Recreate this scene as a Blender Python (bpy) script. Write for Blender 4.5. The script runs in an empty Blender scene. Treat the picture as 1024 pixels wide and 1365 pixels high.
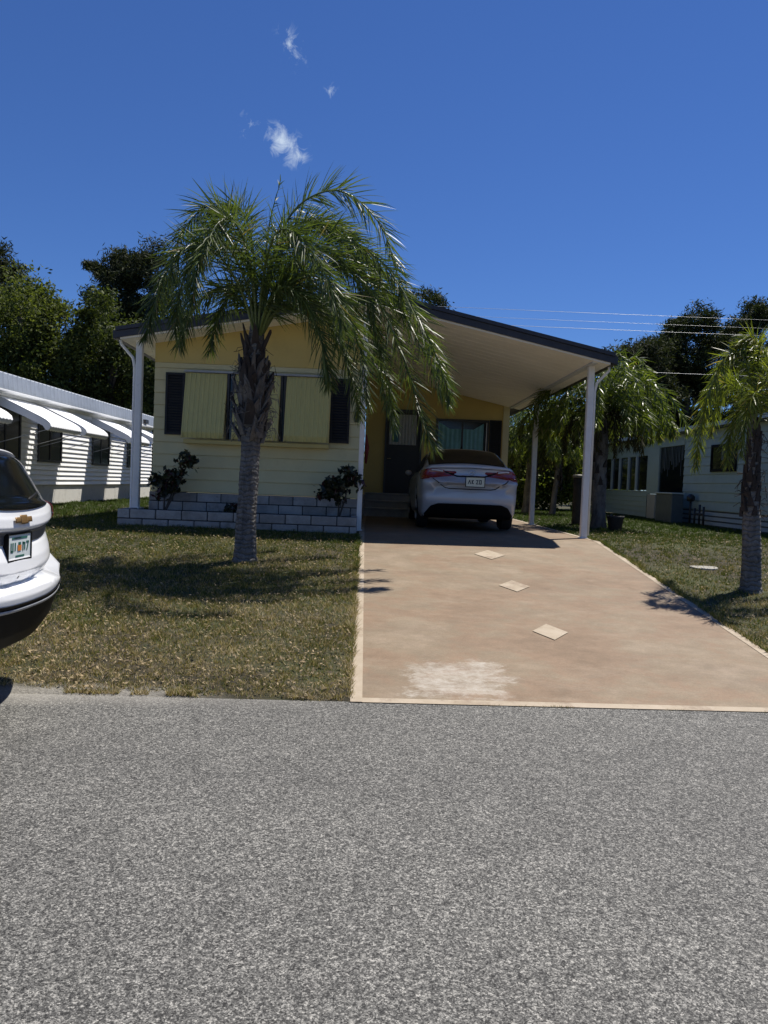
import bpy, math, random
import numpy as np
from mathutils import Vector, Matrix
sc = bpy.context.scene
COL = sc.collection
random.seed(7); RNG = np.random.default_rng(11)
PI = math.pi

# ------------------------------------------------------------------ helpers
def tag(o, label=None, cat=None, group=None, kind=None):
    if label: o['label'] = label
    if cat: o['category'] = cat
    if group: o['group'] = group
    if kind: o['kind'] = kind
    return o

def thing(name, label, cat, loc=(0, 0, 0), group=None):
    o = bpy.data.objects.new(name, None); COL.objects.link(o)
    o.empty_display_size = .2
    o.location = loc
    return tag(o, label, cat, group)

def wloc(o):
    v = Vector((0, 0, 0))
    while o is not None:
        v += o.location; o = o.parent
    return v

class MB:
    def __init__(self): self.v = []; self.f = []
    def add(self, vs, fs):
        n = len(self.v); self.v += [tuple(p) for p in vs]; self.f += [tuple(i + n for i in f) for f in fs]; return self
    def box(self, x0, x1, y0, y1, z0, z1):
        vs = [(x, y, z) for x in (x0, x1) for y in (y0, y1) for z in (z0, z1)]
        return self.add(vs, [(0, 1, 3, 2), (4, 6, 7, 5), (0, 4, 5, 1), (2, 3, 7, 6), (0, 2, 6, 4), (1, 5, 7, 3)])
    def hexa(self, p):      # 8 corners: bottom loop 0-3, top loop 4-7 (same winding)
        return self.add(p, [(3, 2, 1, 0), (4, 5, 6, 7), (0, 1, 5, 4), (1, 2, 6, 5), (2, 3, 7, 6), (3, 0, 4, 7)])
    def prism(self, poly, axis, a, b):   # poly of 2D points, extruded along axis 0/1/2 from a to b
        n = len(poly)
        def mk(p, t):
            return {0: (t, p[0], p[1]), 1: (p[0], t, p[1]), 2: (p[0], p[1], t)}[axis]
        vs = [mk(p, a) for p in poly] + [mk(p, b) for p in poly]
        fs = [tuple(range(n))[::-1], tuple(range(n, 2 * n))] + [(i, (i + 1) % n, n + (i + 1) % n, n + i) for i in range(n)]
        return self.add(vs, fs)
    def tube(self, pts, rad, n=8, cap=True):
        pts = [Vector(p) for p in pts]
        rads = rad if isinstance(rad, (list, tuple)) else [rad] * len(pts)
        base = len(self.v); ref = None
        for i, p in enumerate(pts):
            t = (pts[min(i + 1, len(pts) - 1)] - pts[max(i - 1, 0)]).normalized()
            if ref is None:
                ref = Vector((1, 0, 0)) if abs(t.x) < .8 else Vector((0, 1, 0))
            u = (ref - t * ref.dot(t)).normalized(); w = t.cross(u); ref = u
            for k in range(n):
                a = 2 * PI * k / n
                self.v.append(tuple(p + (u * math.cos(a) + w * math.sin(a)) * rads[i]))
        for i in range(len(pts) - 1):
            for k in range(n):
                a = base + i * n + k; b = base + i * n + (k + 1) % n
                self.f.append((a, b, b + n, a + n))
        if cap:
            self.f.append(tuple(range(base, base + n))[::-1])
            e = base + (len(pts) - 1) * n
            self.f.append(tuple(range(e, e + n)))
        return self
    def lathe(self, prof, cx, cy, n=24, wob=None):
        base = len(self.v)
        for j, (r, z) in enumerate(prof):
            for k in range(n):
                a = 2 * PI * k / n
                rr = r if wob is None else r * wob(a, j)
                self.v.append((cx + rr * math.cos(a), cy + rr * math.sin(a), z))
        for j in range(len(prof) - 1):
            for k in range(n):
                a = base + j * n + k; b = base + j * n + (k + 1) % n
                self.f.append((a, b, b + n, a + n))
        self.f.append(tuple(range(base, base + n))[::-1])
        e = base + (len(prof) - 1) * n
        self.f.append(tuple(range(e, e + n)))
        return self
    def grid(self, P):      # P[u][v] -> 3D
        P = np.asarray(P); nu, nv = P.shape[:2]; base = len(self.v)
        self.v += [tuple(p) for p in P.reshape(-1, 3)]
        for i in range(nu - 1):
            for j in range(nv - 1):
                a = base + i * nv + j
                self.f.append((a, a + 1, a + nv + 1, a + nv))
        return self
    def build(self, name, mat, parent=None, smooth=False, bevel=0, solid=0, solid_off=0, label=None):
        off = wloc(parent) if parent else Vector((0, 0, 0))
        me = bpy.data.meshes.new(name)
        me.from_pydata([(x - off.x, y - off.y, z - off.z) for x, y, z in self.v], [], self.f)
        me.update()
        if smooth:
            me.polygons.foreach_set('use_smooth', [True] * len(me.polygons))
        o = bpy.data.objects.new(name, me); COL.objects.link(o)
        if mat: me.materials.append(mat)
        if parent: o.parent = parent
        if solid:
            m = o.modifiers.new('solid', 'SOLIDIFY'); m.thickness = solid; m.offset = solid_off
        if bevel:
            m = o.modifiers.new('bevel', 'BEVEL'); m.width = bevel; m.segments = 2; m.limit_method = 'ANGLE'; m.angle_limit = .6
        if label: o['label'] = label
        return o

def npmesh(name, V, Fq, mat, parent=None, smooth=False):
    """fast mesh from numpy: V (n,3), Fq (m,k)"""
    off = wloc(parent) if parent else Vector((0, 0, 0))
    V = np.asarray(V, dtype=np.float32) - np.array(off, dtype=np.float32)
    m, k = Fq.shape
    me = bpy.data.meshes.new(name)
    me.vertices.add(len(V)); me.vertices.foreach_set('co', V.ravel())
    me.loops.add(m * k); me.loops.foreach_set('vertex_index', Fq.astype(np.int32).ravel())
    me.polygons.add(m)
    me.polygons.foreach_set('loop_start', np.arange(0, m * k, k, dtype=np.int32))
    me.polygons.foreach_set('loop_total', np.full(m, k, dtype=np.int32))
    if smooth: me.polygons.foreach_set('use_smooth', np.ones(m, dtype=bool))
    me.update(calc_edges=True); me.validate()
    o = bpy.data.objects.new(name, me); COL.objects.link(o)
    if mat: me.materials.append(mat)
    if parent: o.parent = parent
    return o

# ------------------------------------------------------------------ materials
class N:
    def __init__(self, name):
        self.m = bpy.data.materials.new(name); self.m.use_nodes = True
        self.t = self.m.node_tree; self.t.nodes.clear()
        self.out = self.t.nodes.new('ShaderNodeOutputMaterial')
    def n(self, typ, **kw):
        nd = self.t.nodes.new(typ)
        for k, v in kw.items():
            if hasattr(nd, k): setattr(nd, k, v)
            else: nd.inputs[k.replace('_', ' ')].default_value = v
        return nd
    def l(self, a, b): self.t.links.new(a, b)
    def coord(self): 
        if not hasattr(self, '_g'): self._g = self.n('ShaderNodeNewGeometry')
        return self._g.outputs['Position']
    def noise(self, scale, detail=3, rough=.6, vec=None, dist=0):
        nd = self.n('ShaderNodeTexNoise'); nd.inputs['Scale'].default_value = scale
        nd.inputs['Detail'].default_value = detail; nd.inputs['Roughness'].default_value = rough
        nd.inputs['Distortion'].default_value = dist
        self.l(vec if vec is not None else self.coord(), nd.inputs['Vector']); return nd.outputs['Fac']
    def ramp(self, fac, stops, interp='LINEAR'):
        nd = self.n('ShaderNodeValToRGB'); cr = nd.color_ramp; cr.interpolation = interp
        while len(cr.elements) > 1: cr.elements.remove(cr.elements[-1])
        for i, (p, c) in enumerate(stops):
            e = cr.elements[0] if i == 0 else cr.elements.new(p)
            e.position = p; e.color = (*c, 1) if len(c) == 3 else c
        self.l(fac, nd.inputs['Fac']); return nd.outputs['Color']
    def mix(self, fac, a, b, mode='MIX'):
        nd = self.n('ShaderNodeMix'); nd.data_type = 'RGBA'; nd.blend_type = mode
        for s, v in ((0, fac), (6, a), (7, b)):
            if hasattr(v, 'is_linked') or hasattr(v, 'node'): self.l(v, nd.inputs[s])
            else: nd.inputs[s].default_value = v if s == 0 else (*v, 1)
        return nd.outputs[2]
    def math(self, op, a, b=0, c=None):
        nd = self.n('ShaderNodeMath'); nd.operation = op
        for i, v in enumerate((a, b) if c is None else (a, b, c)):
            if hasattr(v, 'node'): self.l(v, nd.inputs[i])
            else: nd.inputs[i].default_value = v
        return nd.outputs[0]
    def map(self, scale=(1, 1, 1), rot=(0, 0, 0), loc=(0, 0, 0)):
        nd = self.n('ShaderNodeMapping'); nd.inputs['Scale'].default_value = scale
        nd.inputs['Rotation'].default_value = rot; nd.inputs['Location'].default_value = loc
        self.l(self.coord(), nd.inputs['Vector']); return nd.outputs['Vector']
    def bump(self, h, strength=.3, dist=.01):
        nd = self.n('ShaderNodeBump'); nd.inputs['Strength'].default_value = strength; nd.inputs['Distance'].default_value = dist
        self.l(h, nd.inputs['Height']); return nd.outputs['Normal']
    def pbr(self, col, rough=.6, normal=None, **kw):
        b = self.n('ShaderNodeBsdfPrincipled')
        if hasattr(col, 'node'): self.l(col, b.inputs['Base Color'])
        else: b.inputs['Base Color'].default_value = (*col, 1)
        if hasattr(rough, 'node'): self.l(rough, b.inputs['Roughness'])
        else: b.inputs['Roughness'].default_value = rough
        if normal is not None: self.l(normal, b.inputs['Normal'])
        for k, v in kw.items(): b.inputs[k.replace('_', ' ')].default_value = v
        return b
    def done(self, sh): self.l(sh.outputs[0], self.out.inputs['Surface']); return self.m

def simple(name, col, rough=.6, var=.12, scale=3.0, bump=0, bscale=60, stain=None, **kw):
    n = N(name)
    d = tuple(max(0, c * (1 - var)) for c in col); u = tuple(min(1, c * (1 + var)) for c in col)
    c = n.ramp(n.noise(scale, 5, .65), [(.3, d), (.7, u)])
    if stain:
        sc_, colr, lo, hi = stain
        f = n.ramp(n.noise(sc_, 6, .7), [(lo, (0, 0, 0)), (hi, (1, 1, 1))])
        c = n.mix(f, c, colr)
    nm = n.bump(n.noise(bscale, 3, .6), bump, .004) if bump else None
    return n.done(n.pbr(c, rough, nm, **kw))

def leafmat(name, dark, light, trans=.35, rough=.45, dry=None, dryp=.93, spec=.5):
    n = N(name)
    g = n.n('ShaderNodeNewGeometry')
    c = n.ramp(g.outputs['Random Per Island'], [(0, dark), (.6, light), (1, tuple(min(1, x * 1.25) for x in light))])
    big = n.ramp(n.noise(1.1, 2, .5), [(.35, (.72, .75, .7)), (.65, (1.15, 1.12, 1.0))])
    c = n.mix(1.0, c, big, 'MULTIPLY')
    if dry:
        f = n.math('GREATER_THAN', g.outputs['Random Per Island'], dryp)
        c = n.mix(f, c, dry)
    p = n.pbr(c, rough, Specular_IOR_Level=spec)
    t = n.n('ShaderNodeBsdfTranslucent')
    tc = n.mix(1.0, c, (1.3, 1.35, .55), 'MULTIPLY'); n.l(tc, t.inputs['Color'])
    m = n.n('ShaderNodeMixShader'); m.inputs[0].default_value = trans
    n.l(p.outputs[0], m.inputs[1]); n.l(t.outputs[0], m.inputs[2])
    return n.done(m)

M = {}
M['white_paint'] = simple('white_paint', (.62, .63, .64), .5, .06, 5, stain=(4, (.40, .39, .36), .60, .8))
M['post_paint'] = simple('post_paint', (.80, .77, .71), .45, .05, 7, stain=(9, (.42, .42, .41), .62, .8))
M['yellow_siding'] = simple('yellow_siding', (.64, .57, .31), .55, .05, 2.5, stain=(2.2, (.54, .47, .25), .5, .85))
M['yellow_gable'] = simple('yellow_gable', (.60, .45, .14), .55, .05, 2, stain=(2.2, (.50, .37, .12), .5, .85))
M['yellow_shutter'] = simple('yellow_shutter', (.56, .50, .19), .5, .05, 3, stain=(3, (.44, .39, .16), .55, .85))
M['yellow_trim'] = simple('yellow_trim', (.52, .42, .15), .55, .06, 4)
M['soffit_white'] = simple('soffit_white', (.93, .89, .80), .6, .04, 1.5, stain=(1.2, (.84, .80, .70), .5, .9))
M['fascia_brown'] = simple('fascia_brown', (.035, .032, .034), .5, .2, 6)
M['roof_dark'] = simple('roof_dark', (.07, .066, .065), .85, .25, 8, .4, 80)
M['black_shutter'] = simple('black_shutter', (.008, .008, .009), .6, .2, 6)
M['dark_metal'] = simple('dark_metal', (.03, .028, .028), .4, .2, 8)
M['grey_metal'] = simple('grey_metal', (.35, .36, .37), .4, .1, 8)
M['dark_door'] = simple('dark_door', (.022, .019, .017), .5, .2, 5)
M['curtain'] = simple('curtain', (.40, .42, .42), .8, .12, 12)
M['teal_curtain'] = simple('teal_curtain', (.05, .17, .21), .7, .15, 9)
M['pale_blue_curtain'] = simple('pale_blue_curtain', (.15, .36, .42), .7, .2, 4)
M['step_concrete'] = simple('step_concrete', (.30, .29, .27), .8, .15, 6, .3, 50)
M['soil'] = simple('soil', (.035, .026, .02), .95, .3, 20, .6, 50)
M['skirt_white'] = simple('skirt_white', (.62, .61, .57), .7, .08, 3, .15, 40, stain=(3, (.35, .33, .28), .55, .8))
M['white_siding'] = simple('white_siding', (.90, .90, .89), .45, .04, 3)
M['awning_white'] = simple('awning_white', (.82, .83, .83), .45, .04, 3, stain=(6, (.62, .61, .58), .6, .8))
M['roof_metal'] = simple('roof_metal', (.40, .43, .46), .45, .1, 4, Metallic=.4)
M['green_siding'] = simple('green_siding', (.42, .50, .43), .55, .06, 2.2, stain=(1.8, (.34, .40, .34), .5, .85))
M['green_pale'] = simple('green_pale', (.50, .55, .53), .55, .06, 3)
M['beige_paint'] = simple('beige_paint', (.48, .45, .37), .6, .07, 4)
M['utility_grey'] = simple('utility_grey', (.10, .115, .11), .55, .12, 5)
M['tyre'] = simple('tyre', (.012, .012, .012), .8, .2, 20)
M['rim'] = simple('rim', (.38, .38, .39), .3, .1, 20, Metallic=.7)
M['black_plastic'] = simple('black_plastic', (.006, .006, .006), .6, .15, 10, Specular_IOR_Level=.15)
M['chrome'] = simple('chrome', (.65, .65, .66), .12, .02, 5, Metallic=1.0)
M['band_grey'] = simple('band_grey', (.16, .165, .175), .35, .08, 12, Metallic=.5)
M['gold'] = simple('gold', (.22, .13, .05), .35, .2, 40, Metallic=.4)
M['silver_paint'] = simple('silver_paint', (.50, .51, .53), .34, .02, 2, Metallic=.15, Coat_Weight=.6, Coat_Roughness=.05)
M['white_car_paint'] = simple('white_car_paint', (.76, .77, .78), .35, .01, 2, Coat_Weight=.7, Coat_Roughness=.05)
M['glass_dark'] = simple('glass_dark', (.004, .005, .006), .10, 0, 2, Specular_IOR_Level=.22)
M['window_glass'] = simple('window_glass', (.010, .012, .014), .12, .1, 2)
M['red_lens'] = simple('red_lens', (.22, .004, .006), .15, .25, 30, Coat_Weight=1.0, Coat_Roughness=.04)
M['white_lens'] = simple('white_lens', (.55, .55, .56), .12, .05, 30, Coat_Weight=1.0, Coat_Roughness=.04)
M['plate_white'] = simple('plate_white', (.55, .60, .60), .45, .05, 30)
M['plate_yellow'] = simple('plate_yellow', (.66, .66, .50), .45, .12, 60)
M['plate_green'] = simple('plate_green', (.02, .11, .085), .5, .1, 20)
M['plate_dark'] = simple('plate_dark', (.03, .04, .05), .5, .1, 20)
M['orange'] = simple('orange', (.50, .17, .03), .5, .1, 20)
M['red_cloth'] = simple('red_cloth', (.22, .03, .02), .8, .15, 9)
M['wire'] = simple('wire', (.45, .45, .45), .35, .05, 3)
M['pot'] = simple('pot', (.03, .028, .026), .7, .2, 8)
M['cover'] = simple('cover', (.26, .245, .21), .7, .1, 10)
M['weathered_wood'] = simple('weathered_wood', (.05, .042, .035), .85, .25, 8, .4, 30)

def block_mat():
    n = N('white_block')
    base = n.ramp(n.noise(5, 5, .7), [(.3, (.27, .26, .24)), (.7, (.44, .425, .40))])
    f = n.ramp(n.noise(3, 5, .7), [(.58, (0, 0, 0)), (.75, (1, 1, 1))])
    c = n.mix(f, base, (.20, .19, .17))
    gi = n.n('ShaderNodeNewGeometry'); c = n.mix(1.0, c, n.ramp(gi.outputs['Random Per Island'], [(0, (.72, .70, .68)), (1, (1.12, 1.12, 1.12))]), 'MULTIPLY')
    return n.done(n.pbr(c, .8, n.bump(n.noise(30, 4, .7), .5, .01)))
M['white_block'] = block_mat()
M['mortar'] = simple('mortar', (.045, .042, .04), .9, .2, 12)

def asphalt_mat():
    n = N('asphalt')
    def vor(scale):
        v = n.n('ShaderNodeTexVoronoi'); v.inputs['Scale'].default_value = scale; n.l(n.coord(), v.inputs['Vector'])
        sep = n.n('ShaderNodeSeparateColor'); n.l(v.outputs['Color'], sep.inputs[0]); return sep.outputs[0], v.outputs['Distance']
    a, d = vor(215); b, _ = vor(112); e, _ = vor(66)
    s = n.math('MULTIPLY_ADD', a, .52, n.math('MULTIPLY', b, .32))
    s = n.math('MULTIPLY_ADD', e, .16, s)
    c = n.ramp(s, [(.18, (.018, .018, .018)), (.38, (.066, .066, .066)), (.53, (.120, .121, .119)), (.70, (.235, .235, .23)), (.88, (.45, .445, .43))])
    big = n.ramp(n.noise(.45, 6, .65, n.map((.5, 1.2, 1))), [(.3, (.62, .62, .62)), (.7, (.88, .88, .865))])
    c = n.mix(1.0, c, big, 'MULTIPLY')
    fine = n.ramp(n.noise(4.0, 4, .6), [(.3, (.92, .90, .85)), (.7, (1.13, 1.10, 1.04))])
    c = n.mix(1.0, c, fine, 'MULTIPLY')
    # pale sand washed over the edge beside the lawn
    sep = n.n('ShaderNodeSeparateXYZ'); n.l(n.coord(), sep.inputs[0])
    edge = n.math('SUBTRACT', sep.outputs[1], n.math('MULTIPLY_ADD', sep.outputs[0], .036, 5.362))   # distance past road edge
    xm = n.ramp(n.math('MULTIPLY_ADD', sep.outputs[0], .25, 1.0), [(.15, (1, 1, 1)), (.72, (.25, .25, .25)), (.98, (0, 0, 0))])
    wob = n.math('MULTIPLY_ADD', n.noise(2.5, 5, .7), .5, -.25)
    ff = n.ramp(n.math('ADD', n.math('MULTIPLY_ADD', edge, 2.2, .95), wob), [(.35, (0, 0, 0)), (.95, (1, 1, 1))])
    ff = n.mix(1.0, ff, xm, 'MULTIPLY')
    sand = n.ramp(n.noise(60, 3, .7), [(.3, (.21, .195, .17)), (.7, (.37, .35, .31))])
    c = n.mix(ff, c, sand)
    h = n.math('SUBTRACT', s, d)
    return n.done(n.pbr(c, .75, n.bump(h, .35, .006), Specular_IOR_Level=.35))
M['asphalt'] = asphalt_mat()

def lawn_mat():
    n = N('lawn_soil')
    c = n.ramp(n.noise(9, 6, .75), [(.3, (.012, .010, .005)), (.5, (.036, .029, .013)), (.7, (.10, .076, .042))])
    f = n.ramp(n.noise(.8, 4, .6), [(.40, (0, 0, 0)), (.62, (1, 1, 1))])
    g = n.ramp(n.noise(25, 5, .75), [(.3, (.02, .027, .008)), (.7, (.075, .08, .022))])
    c = n.mix(f, c, g)
    sep = n.n('ShaderNodeSeparateXYZ'); n.l(n.coord(), sep.inputs[0])
    edge = n.math('SUBTRACT', sep.outputs[1], n.math('MULTIPLY_ADD', sep.outputs[0], .036, 5.362))
    wob_ = n.math('MULTIPLY_ADD', n.noise(3, 5, .7), .5, -.25)
    ff = n.ramp(n.math('ADD', n.math('MULTIPLY', edge, 2.2), wob_), [(.25, (1, 1, 1)), (.5, (0, 0, 0))])
    ff = n.mix(1.0, ff, n.ramp(n.math('MULTIPLY_ADD', sep.outputs[0], .5, 1.0), [(.2, (1, 1, 1)), (.55, (0, 0, 0))]), 'MULTIPLY')
    c = n.mix(ff, c, n.ramp(n.noise(60, 3, .7), [(.3, (.18, .165, .14)), (.7, (.34, .32, .275))]))
    return n.done(n.pbr(c, .95, n.bump(n.noise(40, 5, .75), .8, .03)))
M['lawn_soil'] = lawn_mat()

def blade_mat():
    n = N('grass_blade')
    g = n.n('ShaderNodeNewGeometry')
    # dryness grows toward the road and in patches
    sep = n.n('ShaderNodeSeparateXYZ'); n.l(n.coord(), sep.inputs[0])
    d = n.math('MULTIPLY_ADD', sep.outputs[1], -.10, 1.16)
    patch = n.math('MULTIPLY_ADD', n.noise(1.3, 6, .75), 1.7, -.85)
    dry = n.math('ADD', n.math('ADD', d, patch), n.math('MULTIPLY_ADD', g.outputs['Random Per Island'], 1.0, -.5))
    c = n.ramp(dry, [(.0, (.060, .095, .012)), (.22, (.150, .160, .026)), (.42, (.28, .235, .060)), (.68, (.38, .29, .13)), (1.0, (.60, .50, .32))])
    p = n.pbr(c, .6, Specular_IOR_Level=.3)
    t = n.n('ShaderNodeBsdfTranslucent'); n.l(c, t.inputs['Color'])
    m = n.n('ShaderNodeMixShader'); m.inputs[0].default_value = .3
    n.l(p.outputs[0], m.inputs[1]); n.l(t.outputs[0], m.inputs[2])
    return n.done(m)
M['blade'] = blade_mat()
M['litter'] = leafmat('litter', (.05, .033, .018), (.25, .19, .115), .15, .8)

def drive_mat():
    n = N('tan_driveway')
    c = n.ramp(n.noise(1.1, 8, .72, n.map((.85, 1.05, 1))), [(.34, (.160, .108, .066)), (.46, (.200, .136, .086)), (.54, (.196, .148, .096)), (.66, (.245, .187, .130))])
    str_ = n.noise(2.2, 7, .75, n.map((.7, 1.5, 1)))
    c = n.mix(n.ramp(str_, [(.50, (0, 0, 0)), (.72, (.75, .75, .75))]), c, (.24, .188, .130))
    gr = n.noise(.8, 7, .75, n.map((.7, 1.6, 1), (0, 0, .3), (3, 1, 0)))
    c = n.mix(n.ramp(gr, [(.5, (0, 0, 0)), (.7, (.55, .55, .55))]), c, (.135, .097, .066))
    tone = n.ramp(n.noise(4.0, 7, .78, n.map((.8, 1.1, 1), (0, 0, .2))), [(.34, (.87, .88, .87)), (.66, (1.11, 1.10, 1.10))])
    c = n.mix(1.0, c, tone, 'MULTIPLY')
    fine = n.ramp(n.noise(70, 3, .7), [(.3, (.88, .88, .88)), (.7, (1.12, 1.12, 1.12))])
    c = n.mix(1.0, c, fine, 'MULTIPLY')
    # worn pale patch near the road where the paint has peeled
    sep = n.n('ShaderNodeSeparateXYZ'); n.l(n.coord(), sep.inputs[0])
    def band(v, a, b, e):
        mr = n.n('ShaderNodeMapRange'); mr.interpolation_type = 'SMOOTHSTEP'
        mr.inputs['From Min'].default_value = a - e; mr.inputs['From Max'].default_value = a + e; n.l(v, mr.inputs['Value'])
        m2 = n.n('ShaderNodeMapRange'); m2.interpolation_type = 'SMOOTHSTEP'
        m2.inputs['From Min'].default_value = b - e; m2.inputs['From Max'].default_value = b + e
        m2.inputs['To Min'].default_value = 1; m2.inputs['To Max'].default_value = 0; n.l(v, m2.inputs['Value'])
        return n.math('MULTIPLY', mr.outputs[0], m2.outputs[0])
    wob = n.noise(2.6, 8, .8, n.map((.9, 1.4, 1)))
    xs = n.math('ADD', sep.outputs[0], n.math('MULTIPLY_ADD', wob, 1.0, -.5))
    ys = n.math('ADD', sep.outputs[1], n.math('MULTIPLY_ADD', wob, 1.3, -.65))
    mk = n.math('MULTIPLY', band(xs, .36, 1.05, .06), band(ys, 5.50, 6.18, .10))
    tex = n.ramp(n.noise(8, 8, .85, n.map((.75, 1.25, 1))), [(.38, (.05, .05, .05)), (.66, (.88, .88, .88))])
    c = n.mix(n.math('MULTIPLY', mk, tex), c, (.42, .385, .33))
    return n.done(n.pbr(c, .7, n.bump(n.noise(45, 5, .7), .25, .006), Specular_IOR_Level=.35))
M['driveway'] = drive_mat()
def border_mat():
    n = N('cream_border')
    c = n.ramp(n.noise(4, 5, .7), [(.3, (.29, .23, .155)), (.7, (.385, .32, .24))])
    c = n.mix(n.ramp(n.noise(3.0, 6, .8), [(.50, (0, 0, 0)), (.62, (.9, .9, .9))]), c, (.23, .172, .118))
    return n.done(n.pbr(c, .7, n.bump(n.noise(45, 5, .7), .25, .006)))
M['border'] = border_mat()

def bark(name, d, u, ring=0, scale=8):
    n = N(name)
    c = n.ramp(n.noise(scale, 6, .75, n.map((1, 1, .35))), [(.3, d), (.7, u)])
    h = n.noise(scale * 3, 5, .75, n.map((1, 1, .4)))
    if ring:
        w = n.n('ShaderNodeTexWave'); w.bands_direction = 'Z'; w.inputs['Scale'].default_value = ring
        w.inputs['Distortion'].default_value = 7; w.inputs['Detail'].default_value = 5; w.inputs['Detail Scale'].default_value = 2.2
        n.l(n.coord(), w.inputs['Vector'])
        c = n.mix(n.ramp(w.outputs['Fac'], [(.0, (.6, .6, .6)), (.22, (0, 0, 0))]), c, tuple(x * .45 for x in d))
        h = n.math('ADD', h, w.outputs['Fac'])
    return n.done(n.pbr(c, .9, n.bump(h, .7, .02)))
M['palm_trunk'] = bark('palm_trunk', (.07, .065, .058), (.25, .235, .21), 5.2, 12)
M['palm_boot'] = bark('palm_boot', (.035, .030, .027), (.22, .20, .175))
M['palm_fibre'] = bark('palm_fibre', (.018, .013, .010), (.06, .045, .035))
M['tree_bark'] = bark('tree_bark', (.035, .03, .025), (.09, .078, .065))
M['rachis'] = simple('rachis', (.10, .14, .035), .45, .15, 6)
M['palm_leaf'] = leafmat('palm_leaf', (.030, .054, .014), (.095, .128, .040), .36, .42, dry=(.17, .13, .06), dryp=.975, spec=.4)
M['palm_leaf_light'] = leafmat('palm_leaf_light', (.07, .10, .018), (.17, .20, .038), .45, .4, dry=(.28, .22, .08), dryp=.95)
M['palm_leaf_mid'] = leafmat('palm_leaf_mid', (.045, .07, .014), (.13, .165, .032), .42, .36, dry=(.26, .22, .12), dryp=.95, spec=.5)
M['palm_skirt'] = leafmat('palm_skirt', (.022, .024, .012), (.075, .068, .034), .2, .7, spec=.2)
M['oak_leaf'] = leafmat('oak_leaf', (.020, .032, .011), (.076, .096, .030), .35, .65, spec=.2)
M['oak_leaf_light'] = leafmat('oak_leaf_light', (.030, .046, .013), (.108, .130, .038), .38, .65, spec=.2)
M['pine_leaf'] = leafmat('pine_leaf', (.012, .019, .009), (.036, .047, .018), .18, .7, spec=.15)
M['pine_leaf_grey'] = leafmat('pine_leaf_grey', (.016, .023, .012), (.048, .056, .027), .18, .7, spec=.15)
M['ivy_leaf'] = leafmat('ivy_leaf', (.05, .075, .018), (.17, .205, .05), .42, .5, spec=.3)
M['shrub_leaf'] = leafmat('shrub_leaf', (.012, .018, .009), (.035, .042, .018), .2, .4, dry=(.06, .02, .02), dryp=.85)

# ------------------------------------------------------------------ camera (portrait phone, eye height 1.55 m)
cam = bpy.data.cameras.new('camera'); cam.sensor_fit = 'VERTICAL'; cam.sensor_height = 36; cam.lens = 1025 / 1365 * 36
cam.clip_start = .05; cam.clip_end = 3000
co = bpy.data.objects.new('camera', cam); COL.objects.link(co)
rr = math.radians(2.2)
yc = Vector((498 - 512, -(643 - 682.5), -1025)).normalized()
zc = Vector((math.sin(rr), math.cos(rr), 0)); zc = (zc - yc * zc.dot(yc)).normalized(); xc = yc.cross(zc)
R3 = Matrix((xc, yc, zc))
co.matrix_world = Matrix.Translation((0, 0, 1.55)) @ R3.to_4x4()
sc.camera = co

# ------------------------------------------------------------------ light
SUN = Vector((1.06, .92, 3.10)).normalized()
elev = math.asin(SUN.z); az = math.atan2(SUN.x, SUN.y)
sl = bpy.data.lights.new('sun', 'SUN'); sl.energy = 5.0; sl.angle = math.radians(.5); sl.color = (1, .95, .87)
so = bpy.data.objects.new('sun', sl); COL.objects.link(so)
so.rotation_euler = SUN.to_track_quat('Z', 'Y').to_euler(); so.location = SUN * 60
w = bpy.data.worlds.new('World'); sc.world = w; w.use_nodes = True
nt = w.node_tree; nt.nodes.clear()
wo = nt.nodes.new('ShaderNodeOutputWorld'); bg = nt.nodes.new('ShaderNodeBackground')
sky = nt.nodes.new('ShaderNodeTexSky'); sky.sky_type = 'NISHITA'; sky.sun_disc = False
sky.sun_elevation = elev; sky.sun_rotation = az
sky.air_density = 1.0; sky.dust_density = 0.0; sky.ozone_density = 3.0; sky.altitude = 0
bg.inputs['Strength'].default_value = .060
# thin cloud wisps, fixed to directions in the sky
tc = nt.nodes.new('ShaderNodeTexCoord'); gen = tc.outputs['Generated']
def wm(op, a, b=0.0):
    nd = nt.nodes.new('ShaderNodeMath'); nd.operation = op
    for i, v in enumerate((a, b)):
        if hasattr(v, 'node'): nt.links.new(v, nd.inputs[i])
        else: nd.inputs[i].default_value = v
    return nd.outputs[0]
cn = nt.nodes.new('ShaderNodeTexNoise'); cn.inputs['Scale'].default_value = 60; cn.inputs['Detail'].default_value = 7; cn.inputs['Roughness'].default_value = .66; cn.inputs['Distortion'].default_value = .6
nt.links.new(gen, cn.inputs['Vector'])
total = None
for dx, dz, rad, amp in ((-.134, .430, .017, 1.0), (-.118, .418, .016, .95), (-.176, .449, .013, .62), (-.150, .437, .013, .6), (-.126, .552, .017, .55), (-.118, .530, .012, .5), (-.074, .495, .009, .42)):
    dv = Vector((dx, 1, dz)).normalized()
    sub = nt.nodes.new('ShaderNodeVectorMath'); sub.operation = 'DISTANCE'; nt.links.new(gen, sub.inputs[0]); sub.inputs[1].default_value = dv
    fall = wm('MAXIMUM', wm('SUBTRACT', 1.0, wm('DIVIDE', sub.outputs['Value'], rad * 1.5)), 0)
    fall = wm('MULTIPLY', fall, amp)
    total = fall if total is None else wm('MAXIMUM', total, fall)
mk = wm('MULTIPLY', wm('MAXIMUM', wm('SUBTRACT', wm('ADD', cn.outputs['Fac'], wm('MULTIPLY', total, .34)), .62), 0), 3.0)
mk = wm('MINIMUM', wm('MULTIPLY', mk, wm('MINIMUM', wm('MULTIPLY', total, 2.5), 1)), 1.0)
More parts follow.
